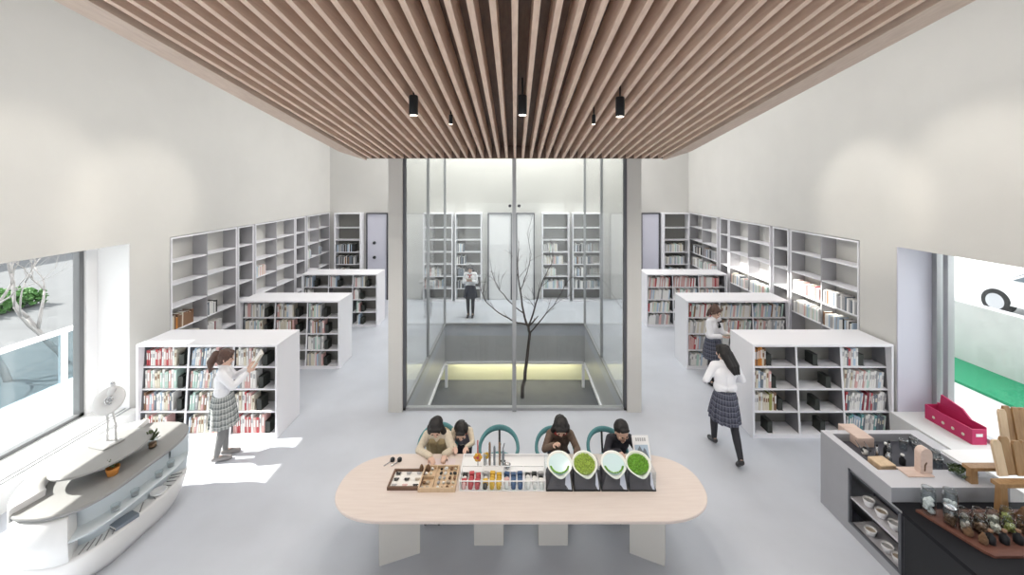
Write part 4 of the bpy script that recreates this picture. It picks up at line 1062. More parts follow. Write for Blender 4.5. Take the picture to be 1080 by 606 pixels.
# white tray behind it with test-tube like brushes
x0, x1 = at(490, 478, TZ).x, at(577, 478, TZ).x; y0 = y1+.012; y1 = 4.70
t = thing('white_tray', 'long glossy white tray behind the acrylic sorting box', 'tray', ((x0+x1)/2, (y0+y1)/2, TZ))
MB().box(x0, x1, y0, y1, TZ, TZ+.03).build('tray_base', 'wplastic', t, bevel=.004)
m = MB(); m.box(x0, x1, y1-.01, y1, TZ+.0305, TZ+.06).box(x0, x0+.01, y0, y1-.01, TZ+.0305, TZ+.06).box(x1-.01, x1, y0, y1-.01, TZ+.0305, TZ+.06); m.build('rim', 'wplastic', t)
yt = (y0+y1)/2-.02
for i, (px, top, key, nm) in enumerate(((516.5, 466, 'b_brown', 'brown'), (521.5, 470, 'b_slate', 'slate'), (527, 466, 'b_brown', 'second brown'), (530.5, 474, 'b_slate', 'second slate'), (511, 478, 'b_grey', 'grey'))):
    p = atY(px, 490, yt); zt = atY(px, top, yt).z; t = thing('specimen_tube', f'tall clear tube with {nm} filling standing in white tray', 'tube', (p.x, yt, TZ+.03))
    m = MB(); m.lathe([(.012, .001), (.012, zt-TZ-.05), (.006, zt-TZ-.03)], (p.x, yt, TZ+.03), 10); m.build('filling', key, t)
    m = MB(); m.lathe([(.016, 0), (.016, zt-TZ-.02)], (p.x, yt, TZ+.03), 12, None, True, False); m.build('tube_wall', 'acryl', t)
for i, px in enumerate((527.5, 531.5)):
    p = atY(px, 490, yt+.06); t = thing('bent_wire_stem', ('dark curved wire stem standing in white tray, outer', 'dark curved wire stem standing in white tray, inner')[i], 'wire', (p.x, yt+.06, TZ+.03))
    MB().tube([(p.x, yt+.06, TZ+.03), (p.x+.002, yt+.06, TZ+.12), (p.x-.012, yt+.06, TZ+.17), (p.x+.006, yt+.06, TZ+.24)], .0055).build('wire', 'darkframe', t)
    MB().lathe([(.018, 0), (.018, .008)], (p.x, yt+.06, TZ+.03), 12).build('base', 'black', t)
p = atY(504, 482, yt-.02); t = thing('flower_model', 'red and yellow flower model on a stem in white tray', 'flower model', (p.x, p.y, TZ+.03))
MB().tube([(p.x, p.y, TZ+.03), (p.x, p.y, p.z)], .006).build('stem', 'steel', t)
for i in range(6):
    a = i*PI/3; MB().ell((p.x+.03*math.cos(a), p.y, p.z+.03*math.sin(a)), (.022, .012, .022), None, 10, 6).build('petal', 'b_orange' if i % 2 else 'b_yellow', t)
MB().ell((p.x, p.y-.012, p.z), (.016, .012, .016)).build('flower_centre', 'b_red', t)
MB().cap((p.x-.004, p.y+.02, p.z+.03), (p.x-.004, p.y+.03, p.z+.17), .008, .007).build('bud_stem', 'b_red', t)
p = atY(513, 480, yt+.01); t = thing('flower_model', 'small yellow flower model beside the red and yellow one', 'flower model', (p.x, p.y, TZ+.03))
MB().tube([(p.x, p.y, TZ+.03), (p.x, p.y, p.z)], .005).build('stem', 'steel', t)
for i in range(5):
    a = i*2*PI/5; MB().ell((p.x+.024*math.cos(a), p.y, p.z+.024*math.sin(a)), (.017, .01, .017), None, 10, 6).build('petal', 'b_yellow', t)
p = atY(535, 489, yt-.05); m = MB(); m.lathe([(.02, 0), (.036, .02), (.04, .045), (.036, .047), (.03, .02)], (p.x, p.y, TZ+.03), 16)
tag(m.build('steel_cup', 'steel'), 'small steel cup standing in the long white tray', 'cup')
# four glass boxes, each with a dark sloped stand and a bowl
BX0, BX1 = at(575.5, 518, TZ).x, at(692.5, 518, TZ).x; wbx = (BX1-BX0)/4; yb0 = at(600, 518, TZ).y; yb1 = yb0+.30
for k in range(4):
    xa, xb = BX0+wbx*k+.004, BX0+wbx*(k+1)-.004; xc = (xa+xb)/2
    pos = ('first', 'second', 'third', 'fourth')[k]+' along from the acrylic sorting box'
    t = thing('glass_box', f'clear open glass box with dark base, {pos}', 'box', (xc, (yb0+yb1)/2, TZ), 0, 'glass boxes along the table')
    hb = .20
    box(xa, xb, yb0, yb1, TZ, TZ+.012).build('box_base', 'black', t)
    for q in ((xa, xa+.004, yb0, yb1), (xb-.004, xb, yb0, yb1), (xa+.004, xb-.004, yb0, yb0+.004), (xa+.004, xb-.004, yb1-.004, yb1)):
        box(q[0], q[1], q[2], q[3], TZ+.012, TZ+hb).build('glass_side', 'acryl', t)
    t2 = thing('display_wedge', f'dark sloped stand inside the glass box, {pos}', 'stand', (xc, yb0+.15, TZ+.012), 0, 'dark stands in the glass boxes')
    xs = .032 if k % 2 == 0 else .0
    m = MB(); m.hexa([V(q) for q in ((xa+.012, yb0+.012, TZ+.012), (xb-.02, yb0+.012, TZ+.012), (xa+.012, yb1-.02, TZ+.012), (xb-.02, yb1-.02, TZ+.012),
              (xa+.02+xs*2, yb0+.10, TZ+.125), (xb-.04-xs, yb0+.10, TZ+.125), (xa+.02+xs*2, yb1-.03, TZ+.16), (xb-.04-xs, yb1-.03, TZ+.16))]); m.build('stand_body', 'dkgrey', t2)
    m = MB(); m.hexa([V(q) for q in ((xb-.055-xs, yb0+.02, TZ+.0125), (xb-.012, yb0+.006, TZ+.0125), (xb-.055, yb1-.03, TZ+.0125), (xb-.012, yb1-.03, TZ+.0125),
              (xb-.03-xs, yb0+.08, TZ+.13), (xb-.022, yb0+.08, TZ+.13), (xb-.03, yb1-.03, TZ+.15), (xb-.022, yb1-.03, TZ+.15))]); m.build('stand_flap', 'panel', t2)
    # pointed oval bowl tilted towards the room
    cx = (590, 616.5, 647, 673)[k]; c = atY(cx, 488.5, 4.36)
    bw = thing('leaf_bowl', ('white pointed bowl of pale water with green edge, nearest the sorting box', 'white pointed bowl full of yellow-green leaves', 'white pointed bowl of pale water between the two leaf bowls', 'white pointed bowl full of bright green leaves, outermost')[k],
               'bowl', c, 0, 'pointed bowls in the glass boxes')
    T = Matrix.Translation(c) @ Matrix.Rotation(.50, 4, 'X') @ Matrix.Rotation(.12 if k % 2 else 0, 4, 'Z')
    def out(rx, ry, z, N=40, tip=1.0):
        pts = []
        for i in range(N):
            a = 2*PI*i/N; x = rx*math.cos(a); y = ry*math.sin(a)
            if y < 0: y *= 1+.22*tip*(abs(math.sin(a))**8)
            pts.append(T @ V((x, y, z)))
        return pts
    m = MB(); m.loft([out(.045, .045, -.075), out(.10, .09, -.05), out(.135, .125, .0), out(.14, .13, .012), out(.128, .118, .012), out(.118, .108, -.004), out(.09, .08, -.03)]); m.build('bowl', 'bowlw', bw)
    if k % 2:
        m = MB(); m.loft([out(.117, .107, -.012, 40, 0), out(.112, .10, .0, 40, 0)])
        for i in range(150):
            a = random.uniform(0, 2*PI); r = .105*math.sqrt(random.random()); L = random.uniform(.012, .022)
            R = T @ Matrix.Translation((r*math.cos(a), r*.92*math.sin(a), .006)) @ Matrix.Rotation(random.uniform(0, 6), 4, 'Z') @ Matrix.Rotation(random.uniform(.1, .9), 4, 'X')
            m.ell((0, 0, 0), (L*.5, L, .003), R, 7, 5)
        o = m.build('leaf_filling', 'leafg' if k == 3 else mat('yellow_leaf', (.30, .42, .06), .7, noise=.5, nscale=60), bw); o['kind'] = 'stuff'
    else:
        m = MB(); m.loft([out(.117, .107, -.010, 40, 0), out(.116, .106, -.003, 40, 0)]); m.build('water', 'water', bw)
        m = MB()
        for i in range(26):
            a = -PI*.1-PI*.8*i/25; m.ell(T @ V((.10*math.cos(a), .092*math.sin(a), .002)), (.012, .01, .004), None, 7, 5)
        o = m.build('moss_edge', 'leafg', bw); o['kind'] = 'stuff'
p = at(464, 491, TZ); t = thing('work_sheet', 'pale pink paper sheet under the hand of the child in cream jacket', 'paper', (p.x, p.y, TZ))
m = MB(); m.box(p.x-.14, p.x+.17, p.y-.05, p.y+.12, TZ+.0005, TZ+.0025); m.build('sheet', mat('pink_paper', (.70, .60, .60), .8), t)

# ------------------------------------------------------------------ white boat-shaped display island
sh = thing('display_island', 'white boat-shaped display island with grey decks beside the tree window sill', 'display stand', (-4.67, 4.55, 0))
SCX, SCY, SA, SB = -4.66, 4.52, .76, .53
def hullpt(a, g, n=2.7):
    c, s = math.cos(a), math.sin(a)
    x = SB*math.copysign(abs(c)**(2/n), c); y = SA*math.copysign(abs(s)**(2/n), s)
    x += .07*(y/SA) if y > 0 else .05*(y/SA)**2
    if y < 0 and x < 0: x *= 1-.30*(y/SA)**2
    return V((SCX+x*g, SCY+y*g, 0))
NH = 96
def hring(g, z, n=2.7): return [hullpt(2*PI*i/NH, g, n)+V((0, 0, z)) for i in range(NH)]
MB().loft([hring(.80, 0), hring(.88, .08), hring(.95, .2), hring(.985, .32), hring(.98, .345), hring(.94, .35)]).build('hull', 'ship', sh)
MB().loft([hring(.74, .35), hring(.76, .82)], False, False).build('inner_core', 'deckb', sh)
MB().loft([hring(.74, .53), hring(1.0, .53), hring(1.01, .54), hring(1.0, .55), hring(.74, .55)], False, False).build('middle_shelf', 'deckb', sh)
MB().loft([hring(.75, .80), hring(1.0, .80), hring(1.012, .82), hring(1.0, .84)]).build('deck', 'deck', sh)
# solid white flanks closing the openings on the window side and at the near end
def arc(g, z, a0, a1, n_=60): return [hullpt(a0+(a1-a0)*i/(n_-1), g)+V((0, 0, z)) for i in range(n_)]
def flank(a0, a1, z0, z1, name, key='ship', g1=1.02, g0=.985, dg=.22):
    rings = []
    for (ga, za) in ((g0, z0), (g1, (z0+z1)/2), (g1, z1-.02), (g1-.03, z1), (g1-dg, z1), (g0-.22, z0)):
        rings.append(arc(ga, za, a0, a1))
    m = MB(); R = [m._v(r) for r in rings]; n_ = len(R[0])
    for i in range(len(R)):
        A, B = R[i], R[(i+1) % len(R)]
        for j in range(n_-1): m.f([A[j], A[j+1], B[j+1], B[j]], True)
    m.f([r[0] for r in R]); m.f([r[-1] for r in reversed(R)])
    return m.build(name, key, sh)
flank(math.radians(110), math.radians(250), .34, .90, 'side_flank', dg=.36)
flank(math.radians(48), math.radians(112), .34, .80, 'far_flank', 'deckb', 1.005, .97)
flank(math.radians(250), math.radians(300), .34, .79, 'end_flank')
# sloped end scoop of the long opening
for i in range(14):
    a = math.radians(-48+i*7.0); p = hullpt(a, .78); q = hullpt(a-.09, .945); MB().tube([p+V((0, 0, .356)), q+V((0, 0, .356))], .006, 4).build('shelf_rib', 'deck', sh)
T = Matrix.Translation((-4.60, 4.46, 0)) @ Matrix.Rotation(math.radians(-12), 4, 'Z')
MB().lathe([(.17, .841), (.16, .86), (.15, .97)], (-.06, .04, 0), 32, T).build('tier_foot', 'ship', sh)
N = 48
def tier(g, z): return [T @ V((.335*g*math.cos(2*PI*i/N), .44*g*math.sin(2*PI*i/N), z)) for i in range(N)]
MB().loft([tier(.93, .971), tier(1, .985), tier(1, 1.0), tier(.98, 1.005)], smooth=False).build('oval_tier', 'deck', sh)
tp = at(113, 468, 1.005)
pt = thing('white_plate', 'flat white rectangular plate lying on the oval grey tier', 'plate', tp, math.radians(-14))
T = Matrix.Translation(tp) @ Matrix.Rotation(math.radians(-14), 4, 'Z')
MB().box(-.13, .11, -.10, .11, .0, .014, T).build('plate_body', 'platem', pt, bevel=.004)
# disc sculpture
base = tp+V((.01, .04, .014)); t = thing('disc_sculpture', 'white disc sculpture on two thin legs standing on the white plate', 'sculpture', base)
dc = atY(115, 422, base.y)
m = MB()
for dx in (-.05, .05): m.tube([base+V((dx, 0, 0)), base+V((dx*.9, .0, .2)), dc+V((dx*.6, .0, -.08))], .011)
m.build('stand_legs', 'ship', t)
T = Matrix.Translation(dc) @ Matrix.Rotation(.95, 4, 'X') @ Matrix.Rotation(.2, 4, 'Y')
MB().lathe([(.145, 0), (.155, .008), (.145, .018), (.06, .03), (.045, .02)], (0, 0, -.01), 32, T).build('disc', 'ship', t)
pts = [T @ V((.008*a*math.cos(a*1.1)*.55+.02, .008*a*math.sin(a*1.1)*.55-.0, .034)) for a in [i*.4 for i in range(28)]]
MB().tube(pts, .008).build('spiral_ornament', 'steel', t)
MB().cap(dc+V((-.01, .04, .06)), dc+V((.0, .04, .12)), .04, .032).ell(dc+V((.0, .04, .165)), (.026, .026, .03)).build('top_figure', 'ship', t)
MB().ell(dc+V((.004, .035, .185)), (.02, .02, .014)).build('figure_cap', 'steel', t)
# plants and little things on the island
def jarplant(p, lab, pot='b_orange', s=1.0, jar=False, leaf='leafd'):
    t = thing('potted_plant', lab, 'plant', p)
    if jar:
        MB().lathe([(.04*s, 0), (.045*s, .004), (.045*s, .085*s), (.04*s, .1*s), (.036*s, .1*s), (.04*s, .085*s), (.04*s, .008)], p, 18, None, True, False).build('jar', 'acryl', t)
        MB().lathe([(.037*s, .005), (.037*s, .05*s)], p, 14).build('jar_filling', 'pine', t)
    else: MB().lathe([(.045*s, 0), (.06*s, .07*s), (.064*s, .085*s), (.052*s, .085*s), (.045*s, .06*s)], p, 20).build('pot', pot, t)
    m = MB()
    for i in range(26):
        a = random.uniform(0, 2*PI); e = random.uniform(.5, 1.4); L = random.uniform(.06, .1)*s
        d = V((math.cos(a)*math.cos(e), math.sin(a)*math.cos(e), math.sin(e))); q = p+V((0, 0, .075*s)); u = q+d*L
        R = Matrix.Translation(u) @ d.to_track_quat('Y', 'Z').to_matrix().to_4x4(); m.tube([q, u], .003*s, 5); m.ell((0, 0, 0), (.014*s, .026*s, .004), R, 7, 5)
    m.build('leaves', leaf, t)
jarplant(at(119, 500, .84), 'dark leafy plant in terracotta pot under the oval tier', s=.95)
jarplant(at(161, 471, .84), 'sprig with a pale paper wrap in a glass jar at the island tip', jar=True, s=1.05)
p = at(55, 503, .86); t = thing('white_figurine', 'small pale figurine on the white flank of the display island', 'figurine', p)
MB().lathe([(.04, 0), (.035, .02), (.02, .05), (.03, .08), (.012, .1)], p, 14).ell(p+V((.012, 0, .115)), (.026, .022, .022)).build('figurine_body', 'b_cream', t)
MB().ell(p+V((.05, .0, .035)), (.028, .02, .02)).build('figurine_base', 'stone', t)
for i, px in enumerate((118, 131, 142, 154)):
    a = math.radians((-22, -6, 8, 22)[i]); p = hullpt(a, .885)+V((0, 0, .55)); t = thing('glass_cup', f'small glass cup in the island recess, {ORD[i]} from the near end', 'cup', p, 0, 'glass cups in the island recess')
    MB().lathe([(.026, 0), (.034, .004), (.04, .07), (.036, .07), (.03, .01)], p, 16, None, True, False).build('cup', 'acryl', t)
    MB().lathe([(.028, .006), (.032, .03)], p, 12).build('cup_filling', 'b_grey', t)
p = hullpt(math.radians(-14), .88)+V((0, 0, .352))
t = thing('grey_book', 'grey book lying in the lower opening of the display island', 'book', p, -.3)
T = Matrix.Translation(p) @ Matrix.Rotation(-.35, 4, 'Z'); MB().box(-.07, .055, -.10, .10, 0, .004, T).box(-.07, .055, -.10, .10, .031, .035, T).box(.051, .055, -.10, .10, .004, .031, T).build('book_cover', 'b_slate', t)
MB().box(-.066, .050, -.095, .095, .0045, .0305, T).build('book_pages', 'paper', t)
p = hullpt(math.radians(8), .88)+V((0, 0, .352)); t = thing('white_dish', 'white dish in the lower opening of the display island', 'dish', p)
MB().lathe([(.04, 0), (.075, .03), (.08, .045), (.072, .045), (.04, .012)], p, 20).build('dish_body', 'wplastic', t)

# ------------------------------------------------------------------ grey counter, black bench
random.seed(33)
CX0, CX1, CYN, CYF = 3.84, 5.05, 4.06, 5.0
ct = thing('display_counter', 'grey display counter with thick pale top and open shelves facing the room', 'counter', ((CX0+CX1)/2, 4.5, 0))
TZc = .90; ty0, ty1, tx0, tx1 = 4.31, 4.93, 3.93, 4.90      # opening of the sunken tray
m = MB()
for b_ in ((CX0, CX1, CYN, ty0), (CX0, CX1, ty1, CYF), (CX0, tx0, ty0, ty1), (tx1, CX1, ty0, ty1)): m.m('ctop').box(b_[0], b_[1], b_[2], b_[3], TZc-.006, TZc); m.m('counter').box(b_[0], b_[1], b_[2], b_[3], .745, TZc-.006)
m.build('counter_top', None, ct)
oy0, oy1, oz0, oz1 = 3.97, 4.58, .11, .725
m = MB(); m.box(CX0, CX0+.02, oy1, CYF, 0, .745).box(CX0, CX0+.02, oy0-.02, oy1, 0, oz0).box(CX0, CX0+.02, oy0-.02, oy1, oz1, .745)
m.box(CX0+.02, CX1, CYF-.02, CYF, 0, .745).box(CX1-.02, CX1, oy0, CYF-.02, 0, .745).box(CX0+.02, CX1-.02, oy0-.02, oy0, 0, .745).box(CX0+.30, CX0+.32, oy0, CYF-.02, .0, .745)
m.build('counter_body', 'counter', ct)
m = MB(); e = .022
m.box(CX0-.008, CX0+.02, oy0-.018, oy0+e-.01, oz0, oz1).box(CX0-.008, CX0+.02, oy1-e, oy1, oz0, oz1).box(CX0-.008, CX0+.02, oy0, oy1, oz1-e, oz1).box(CX0-.008, CX0+.02, oy0, oy1, oz0, oz0+e); m.build('opening_frame', 'darkframe', ct)
box(CX0+.0, CX0+.29, oy0+.015, oy1-.025, .40, .42).build('shelf', 'ctop', ct)
box(CX0+.02, CX0+.29, oy0+.001, oy1-.001, oz0-.02, oz0+.001).build('shelf', 'ctop', ct)
box(CX0+.285, CX0+.299, oy0+.001, oy1, oz0, oz1).build('opening_back', 'dkgrey', ct)
m = MB(); m.box(tx0, tx1, ty0, ty1, .80, .806); m.build('tray_floor', 'dkgrey', ct)
for i, (y, z) in enumerate(((4.12, .42), (4.27, .42), (4.42, .42), (4.08, .112), (4.20, .112), (4.40, .112))):
    t = thing('white_bowl', f'small white bowl on the {"upper" if i < 3 else "lower"} counter shelf, {ORD[i % 3]} from the near end', 'bowl', (CX0+.09, y, z), 0, 'bowls on the counter shelves')
    MB().lathe([(.03, 0), (.036, .006), (.052, .055), (.055, .075), (.049, .075), (.044, .05), (.02, .012)], (CX0+.09, y, z), 20).build('bowl_body', 'wplastic', t)
    MB().lathe([(.0475, .05), (.0475, .056)], (CX0+.09, y, z), 16).build('bowl_filling', 'stone' if i % 2 else 'b_grey', t)
bz = .75
bt = thing('black_bench', 'low black work bench beside the grey counter, holding jars on a board', 'bench', (4.9, 3.4, 0))
m = MB(); m.box(CX0, 5.86, 2.6, oy0-.021, bz-.04, bz).box(CX0, 5.86, oy0-.0209, CYN-.002, bz-.0045, bz); m.build('bench_top', 'blackc', bt)
m = MB(); m.box(CX0+.01, 5.86, 2.62, oy0-.03, 0, bz-.041); m.build('bench_body', 'black', bt)
# things in the counter tray
def ctp(x, y, z=TZc): return at(x, y, z)
def slab(name, lab, cat, c, sx, sy, sz, rz, key, part='board'):
    t = thing(name, lab, cat, c, rz); T = Matrix.Translation(c) @ Matrix.Rotation(rz, 4, 'Z')
    MB().box(-sx/2, sx/2, -sy/2, sy/2, 0, sz, T).build(part, key, t, bevel=min(.004, sz*.3)); return t
M['pinkw'] = wood('pinkish_wood', (.62, .47, .40), (.70, .55, .48), (2, 12, 12))
p = ctp(901, 461, .82); t = slab('pale_board', 'pale pinkish board at the far corner of the counter tray', 'board', V((p.x, p.y-.02, .806)), .20, .30, .11, 0, 'pinkw')
p = ctp(912, 477, .82); slab('wooden_frame_base', 'dark flat board under the tan box in counter tray', 'board', V((4.08, 4.43, .8065)), .24, .22, .04, .0, 'wooddark')
slab('tan_box', 'flat tan wooden box near the front corner of the counter tray', 'box', V((4.09, 4.44, .847)), .18, .16, .06, .05, 'woodl')
p = ctp(938, 487); slab('pale_base_board', 'flat pale board under the upright wood block on counter', 'board', V((4.23+.06, 4.27, TZc)), .28, .15, .012, 0, 'pinkw')
c = V((4.38, 4.27, TZc+.0125)); t = thing('upright_wood_block', 'upright round-topped wood block standing on pale board on counter', 'wood block', c)
T = Matrix.Translation(c) @ Matrix.Rotation(PI/2, 4, 'X')
m = MB(); poly = [(-.062, 0), (.062, 0)]+[(.062*math.cos(a), .20+.062*math.sin(a)) for a in [PI*i/14 for i in range(15)]]; m.prism(poly, -.035, .035, T); m.build('block_body', 'pinkw', t)
MB().tube([c+V((-.02, -.036, .03)), c+V((-.022, -.04, .09)), c+V((.0, -.038, .12))], .006).build('knot', 'wooddark', t)
for i, (x, y, h, r, key, nm) in enumerate(((4.20, 4.62, .17, .022, 'steel', 'slim silver'), (4.27, 4.55, .15, .03, 'steel', 'stout silver'), (4.34, 4.66, .16, .024, 'black', 'slim black'), (4.40, 4.52, .12, .03, 'black', 'stout black'), (4.13, 4.70, .08, .03, 'b_white', 'low white'), (4.44, 4.72, .14, .022, 'steel', 'far silver'))):
    t = thing('glass_vial', f'{nm} little bottle in the counter tray', 'bottle', (x, y, .806))
    MB().lathe([(r*.9, 0), (r, .008), (r, h*.55), (r*.45, h*.72), (r*.45, h*.86)], (x, y, .806), 16).build('bottle_body', key, t)
    MB().lathe([(r*.55, h*.861), (r*.6, h*.9), (r*.55, h)], (x, y, .806), 14).build('stopper', 'b_white' if key == 'black' else 'black', t)
for i, (x, y) in enumerate(((4.66, 4.78), (4.72, 4.62), (4.78, 4.74), (4.82, 4.56), (4.64, 4.50), (4.74, 4.46), (4.84, 4.84))):
    t = thing('clear_glass', f'clear glass tumbler in the far side of the counter tray, {ORD[i]} of the cluster', 'glass', (x, y, .806), 0, 'clear glasses in the counter tray')
    h = (.12, .14, .10, .13, .11, .12, .1)[i]
    MB().lathe([(.03, 0), (.036, .004), (.042, h), (.038, h), (.032, .012)], (x, y, .806), 18, None, True, False).build('glass_wall', 'jarglass', t)
    MB().lathe([(.042, h), (.0425, h+.004), (.0375, h+.004)], (x, y, .806), 18, None, False, False).build('rim', 'steel', t)
for i, x in enumerate((4.02, 4.11)):
    t = thing('thin_rod', ('thin silver rod lying across the counter tray, first of two', 'thin silver rod lying across the counter tray, second of two')[i], 'rod', (x, 4.7, .81))
    MB().cap((x, 4.62, .935-.02), (x+.16, 4.9, .86), .006, .006).build('rod_shaft', 'steel', t); MB().cap((x, 4.62, .915), (x-.02, 4.58, .92), .012, .01).build('handle', 'black', t)
# glass bowl full of dried leaves on the ledge side of the counter
c = V((4.74, 4.22, TZc)); t = thing('leaf_dish', 'glass dish heaped with dried olive leaves at the counter edge', 'dish', c)
MB().lathe([(.06, 0), (.09, .01), (.12, .07), (.114, .07), (.08, .016)], c, 24, None, True, False).build('dish_wall', 'acryl', t)
m = MB()
for i in range(60):
    a = random.uniform(0, 2*PI); r = .095*math.sqrt(random.random()); R = Matrix.Translation(c+V((r*math.cos(a), r*math.sin(a), .03+.07*(1-r/.1)+random.uniform(0, .02)))) @ Matrix.Rotation(random.uniform(0, 6), 4, V((random.random(), random.random(), 1)))
    m.ell((0, 0, 0), (.014, .034, .005), R, 7, 5)
o = m.build('dried_leaves', 'leafd', t); o['kind'] = 'stuff'
# board with jars on the black bench
bd = thing('serving_board', 'red-brown wooden board on the black bench, crowded with jars and cones', 'board', (4.6, 3.66, bz))
m = MB(); m.prism([(3.97, 3.945), (4.12, 3.50), (4.16, 3.45), (5.35, 3.45), (5.35, 3.945)], bz, bz+.022); m.build('board_slab', 'woodr', bd)
zb = bz+.0225
def jar(x, y, h, r, lab, key, z=zb, lid=None):
    t = thing('glass_jar', lab, 'jar', (x, y, z), 0, 'glass jars on the red-brown board' if z == zb else None)
    MB().lathe([(r*.9, 0), (r, .005), (r, h*.8), (r*.86, h*.9), (r*.9, h), (r*.8, h), (r*.76, h*.9), (r*.94, h*.8), (r*.94, .008)], (x, y, z), 20, None, True, False).build('jar_glass', 'jarglass', t)
    if key:
        m = MB()
        for i in range(30):
            a = random.uniform(0, 6.28); q = r*.62*math.sqrt(random.random()); m.ell((x+q*math.cos(a), y+q*math.sin(a), z+r*.3+(i/30)*h*.5), (r*.32, r*.32, r*.26), None, 8, 6)
        o = m.build('jar_filling', key, t); o['kind'] = 'stuff'
    if lid: MB().lathe([(r*.95, h+.001), (r*.95, h+.02), (r*.5, h+.024)], (x, y, z), 18).build('lid', lid, t)
jar(4.06, 3.91, .24, .056, 'tall clear jar with pale band at the back of the board, first', 'b_white', bz+.0225)
jar(4.24, 3.88, .24, .056, 'tall clear jar with pale band at the back of the board, second', 'b_white', bz+.0225)
kinds = ['pine', 'stone', 'b_brown', 'b_cream', 'b_olive', 'stone']
for r_ in range(2):
    for i in range(5):
        x = 4.12+i*.135+r_*.05; y = 3.77-r_*.09
        jar(x, y, random.uniform(.11, .16), .047, f'small jar of {("cones", "beige pods", "brown bark", "cream seeds", "olive herbs")[(i+r_) % 5]}, {ORD[i]} in the {("back", "middle")[r_]} row of red-brown board', ['pine', 'stone', 'b_brown', 'b_cream', 'b_olive'][(i+r_) % 5], zb, random.choice([None, 'steel', None]))
for i in range(5):
    x = 4.27+i*.125; y = 3.575; t = thing('dark_bottle', f'small dark bottle, {ORD[i]} along the front edge of the red-brown board', 'bottle', (x, y, zb), 0, 'dark bottles on the red-brown board')
    MB().lathe([(.03, 0), (.034, .006), (.034, .06), (.014, .08), (.014, .1)], (x, y, zb), 16).build('bottle_body', 'black', t)
    MB().lathe([(.018, .1005), (.018, .118), (.012, .12)], (x, y, zb), 12).build('stopper', 'b_brown', t)
for i, (x, y, s_) in enumerate(((4.86, 3.80, 1.2), (4.98, 3.72, 1.3), (4.93, 3.60, 1.1), (5.08, 3.62, 1.2), (5.10, 3.80, 1.2), (4.16, 3.655, .8), (4.20, 3.57, .7), (4.81, 3.71, .9))):
    m = MB(); m.lathe([(.03*s_, 0), (.046*s_, .02), (.045*s_, .04)]+[(.042*s_*(1-k/7)+(.006 if k % 2 else 0), .04+.014*k*s_) for k in range(1, 7)], (x, y, zb), 14)
    tag(m.build('pine_cone', 'pine'), f'big brown pine cone, {ORD[i]} of the group under the plank stand', 'pine cone', 'pine cones on the red-brown board')
for i in range(4):
    x = 4.93+i*.095; m = MB(); m.cap((x, 3.525, zb+.008), (x+.035, 3.502, zb+.008), .007, .006); tag(m.build('chalk_stick', 'b_white'), f'white chalk stick at the front edge of the board, {ORD[i]} of four', 'chalk')
c = V((4.35, 3.32, bz)); 
t = thing('glass_case', 'low clear glass case with white edges in front of the red-brown board', 'case', (4.75, 3.28, bz))
xa, xb, ya, yb = 4.38, 5.30, 3.02, 3.42
m = MB(); e = .01
for z in (bz, bz+.09): m.box(xa, xb, ya, ya+e, z, z+e).box(xa, xb, yb-e, yb, z, z+e).box(xa, xa+e, ya+e, yb-e, z, z+e).box(xb-e, xb, ya+e, yb-e, z, z+e)
m.build('case_edges', 'wplastic', t)
box(xa+.002, xb-.002, ya+.002, yb-.002, bz+.1, bz+.106).build('case_lid', 'glassb', t); box(xa+e, xb-e, ya+e, yb-e, bz+.001, bz+.006).build('case_floor', 'b_slate', t)
# wooden plank stand
ps = thing('plank_stand', 'light wooden stand with two stepped rows of upright planks, on bench by car window', 'wooden stand', (5.1, 4.0, bz))
def leg(x, y, zt):
    m = MB(); m.hexa([V((x+dx, y+dy, z)) for z, k in ((bz, 1.0), (zt, .8)) for dy in (-.03*k, .03*k) for dx in (-.04*k, .04*k)]); m.build('leg', 'wood', ps)
    MB().box(x-.075, x+.075, y-.05, y-.0305, bz, bz+.035).build('leg_foot', 'wood', ps)
leg(4.74, 4.13, 1.04); leg(4.80, 3.93, 1.02); leg(5.45, 4.13, 1.04); leg(5.45, 3.93, 1.02)
MB().box(4.68, 5.52, 4.09, 4.17, 1.041, 1.075).build('rail', 'wood', ps); MB().box(4.74, 5.52, 3.89, 3.97, 1.021, 1.06).build('rail', 'wood', ps)
MB().box(4.70, 5.50, 4.175, 4.40, 1.041, 1.06).build('shelf', 'wplastic', ps)
def planks(x0, n_, y, z, h, dx, key):
    for i in range(n_):
        x = x0+dx*i; hh = h*random.uniform(.92, 1.05); T = Matrix.Translation((x, y+.012*(i % 2), z)) @ Matrix.Rotation(-.16, 4, 'X') @ Matrix.Rotation(random.uniform(-.05, .05), 4, 'Y') @ Matrix.Rotation(PI/2, 4, 'X')
        poly = [(-dx*.47, 0), (dx*.47, 0), (dx*.47, hh-.03), (dx*.3, hh), (-dx*.3, hh), (-dx*.47, hh-.03)]
        m = MB(); m.prism(poly, -.012, .012, T); m.build('plank', key if i % 4 else 'woodl', ps)
planks(4.90, 7, 4.00, 1.065, .34, .095, 'wood')
planks(5.32, 6, 4.30, 1.063, .50, .085, 'wood')
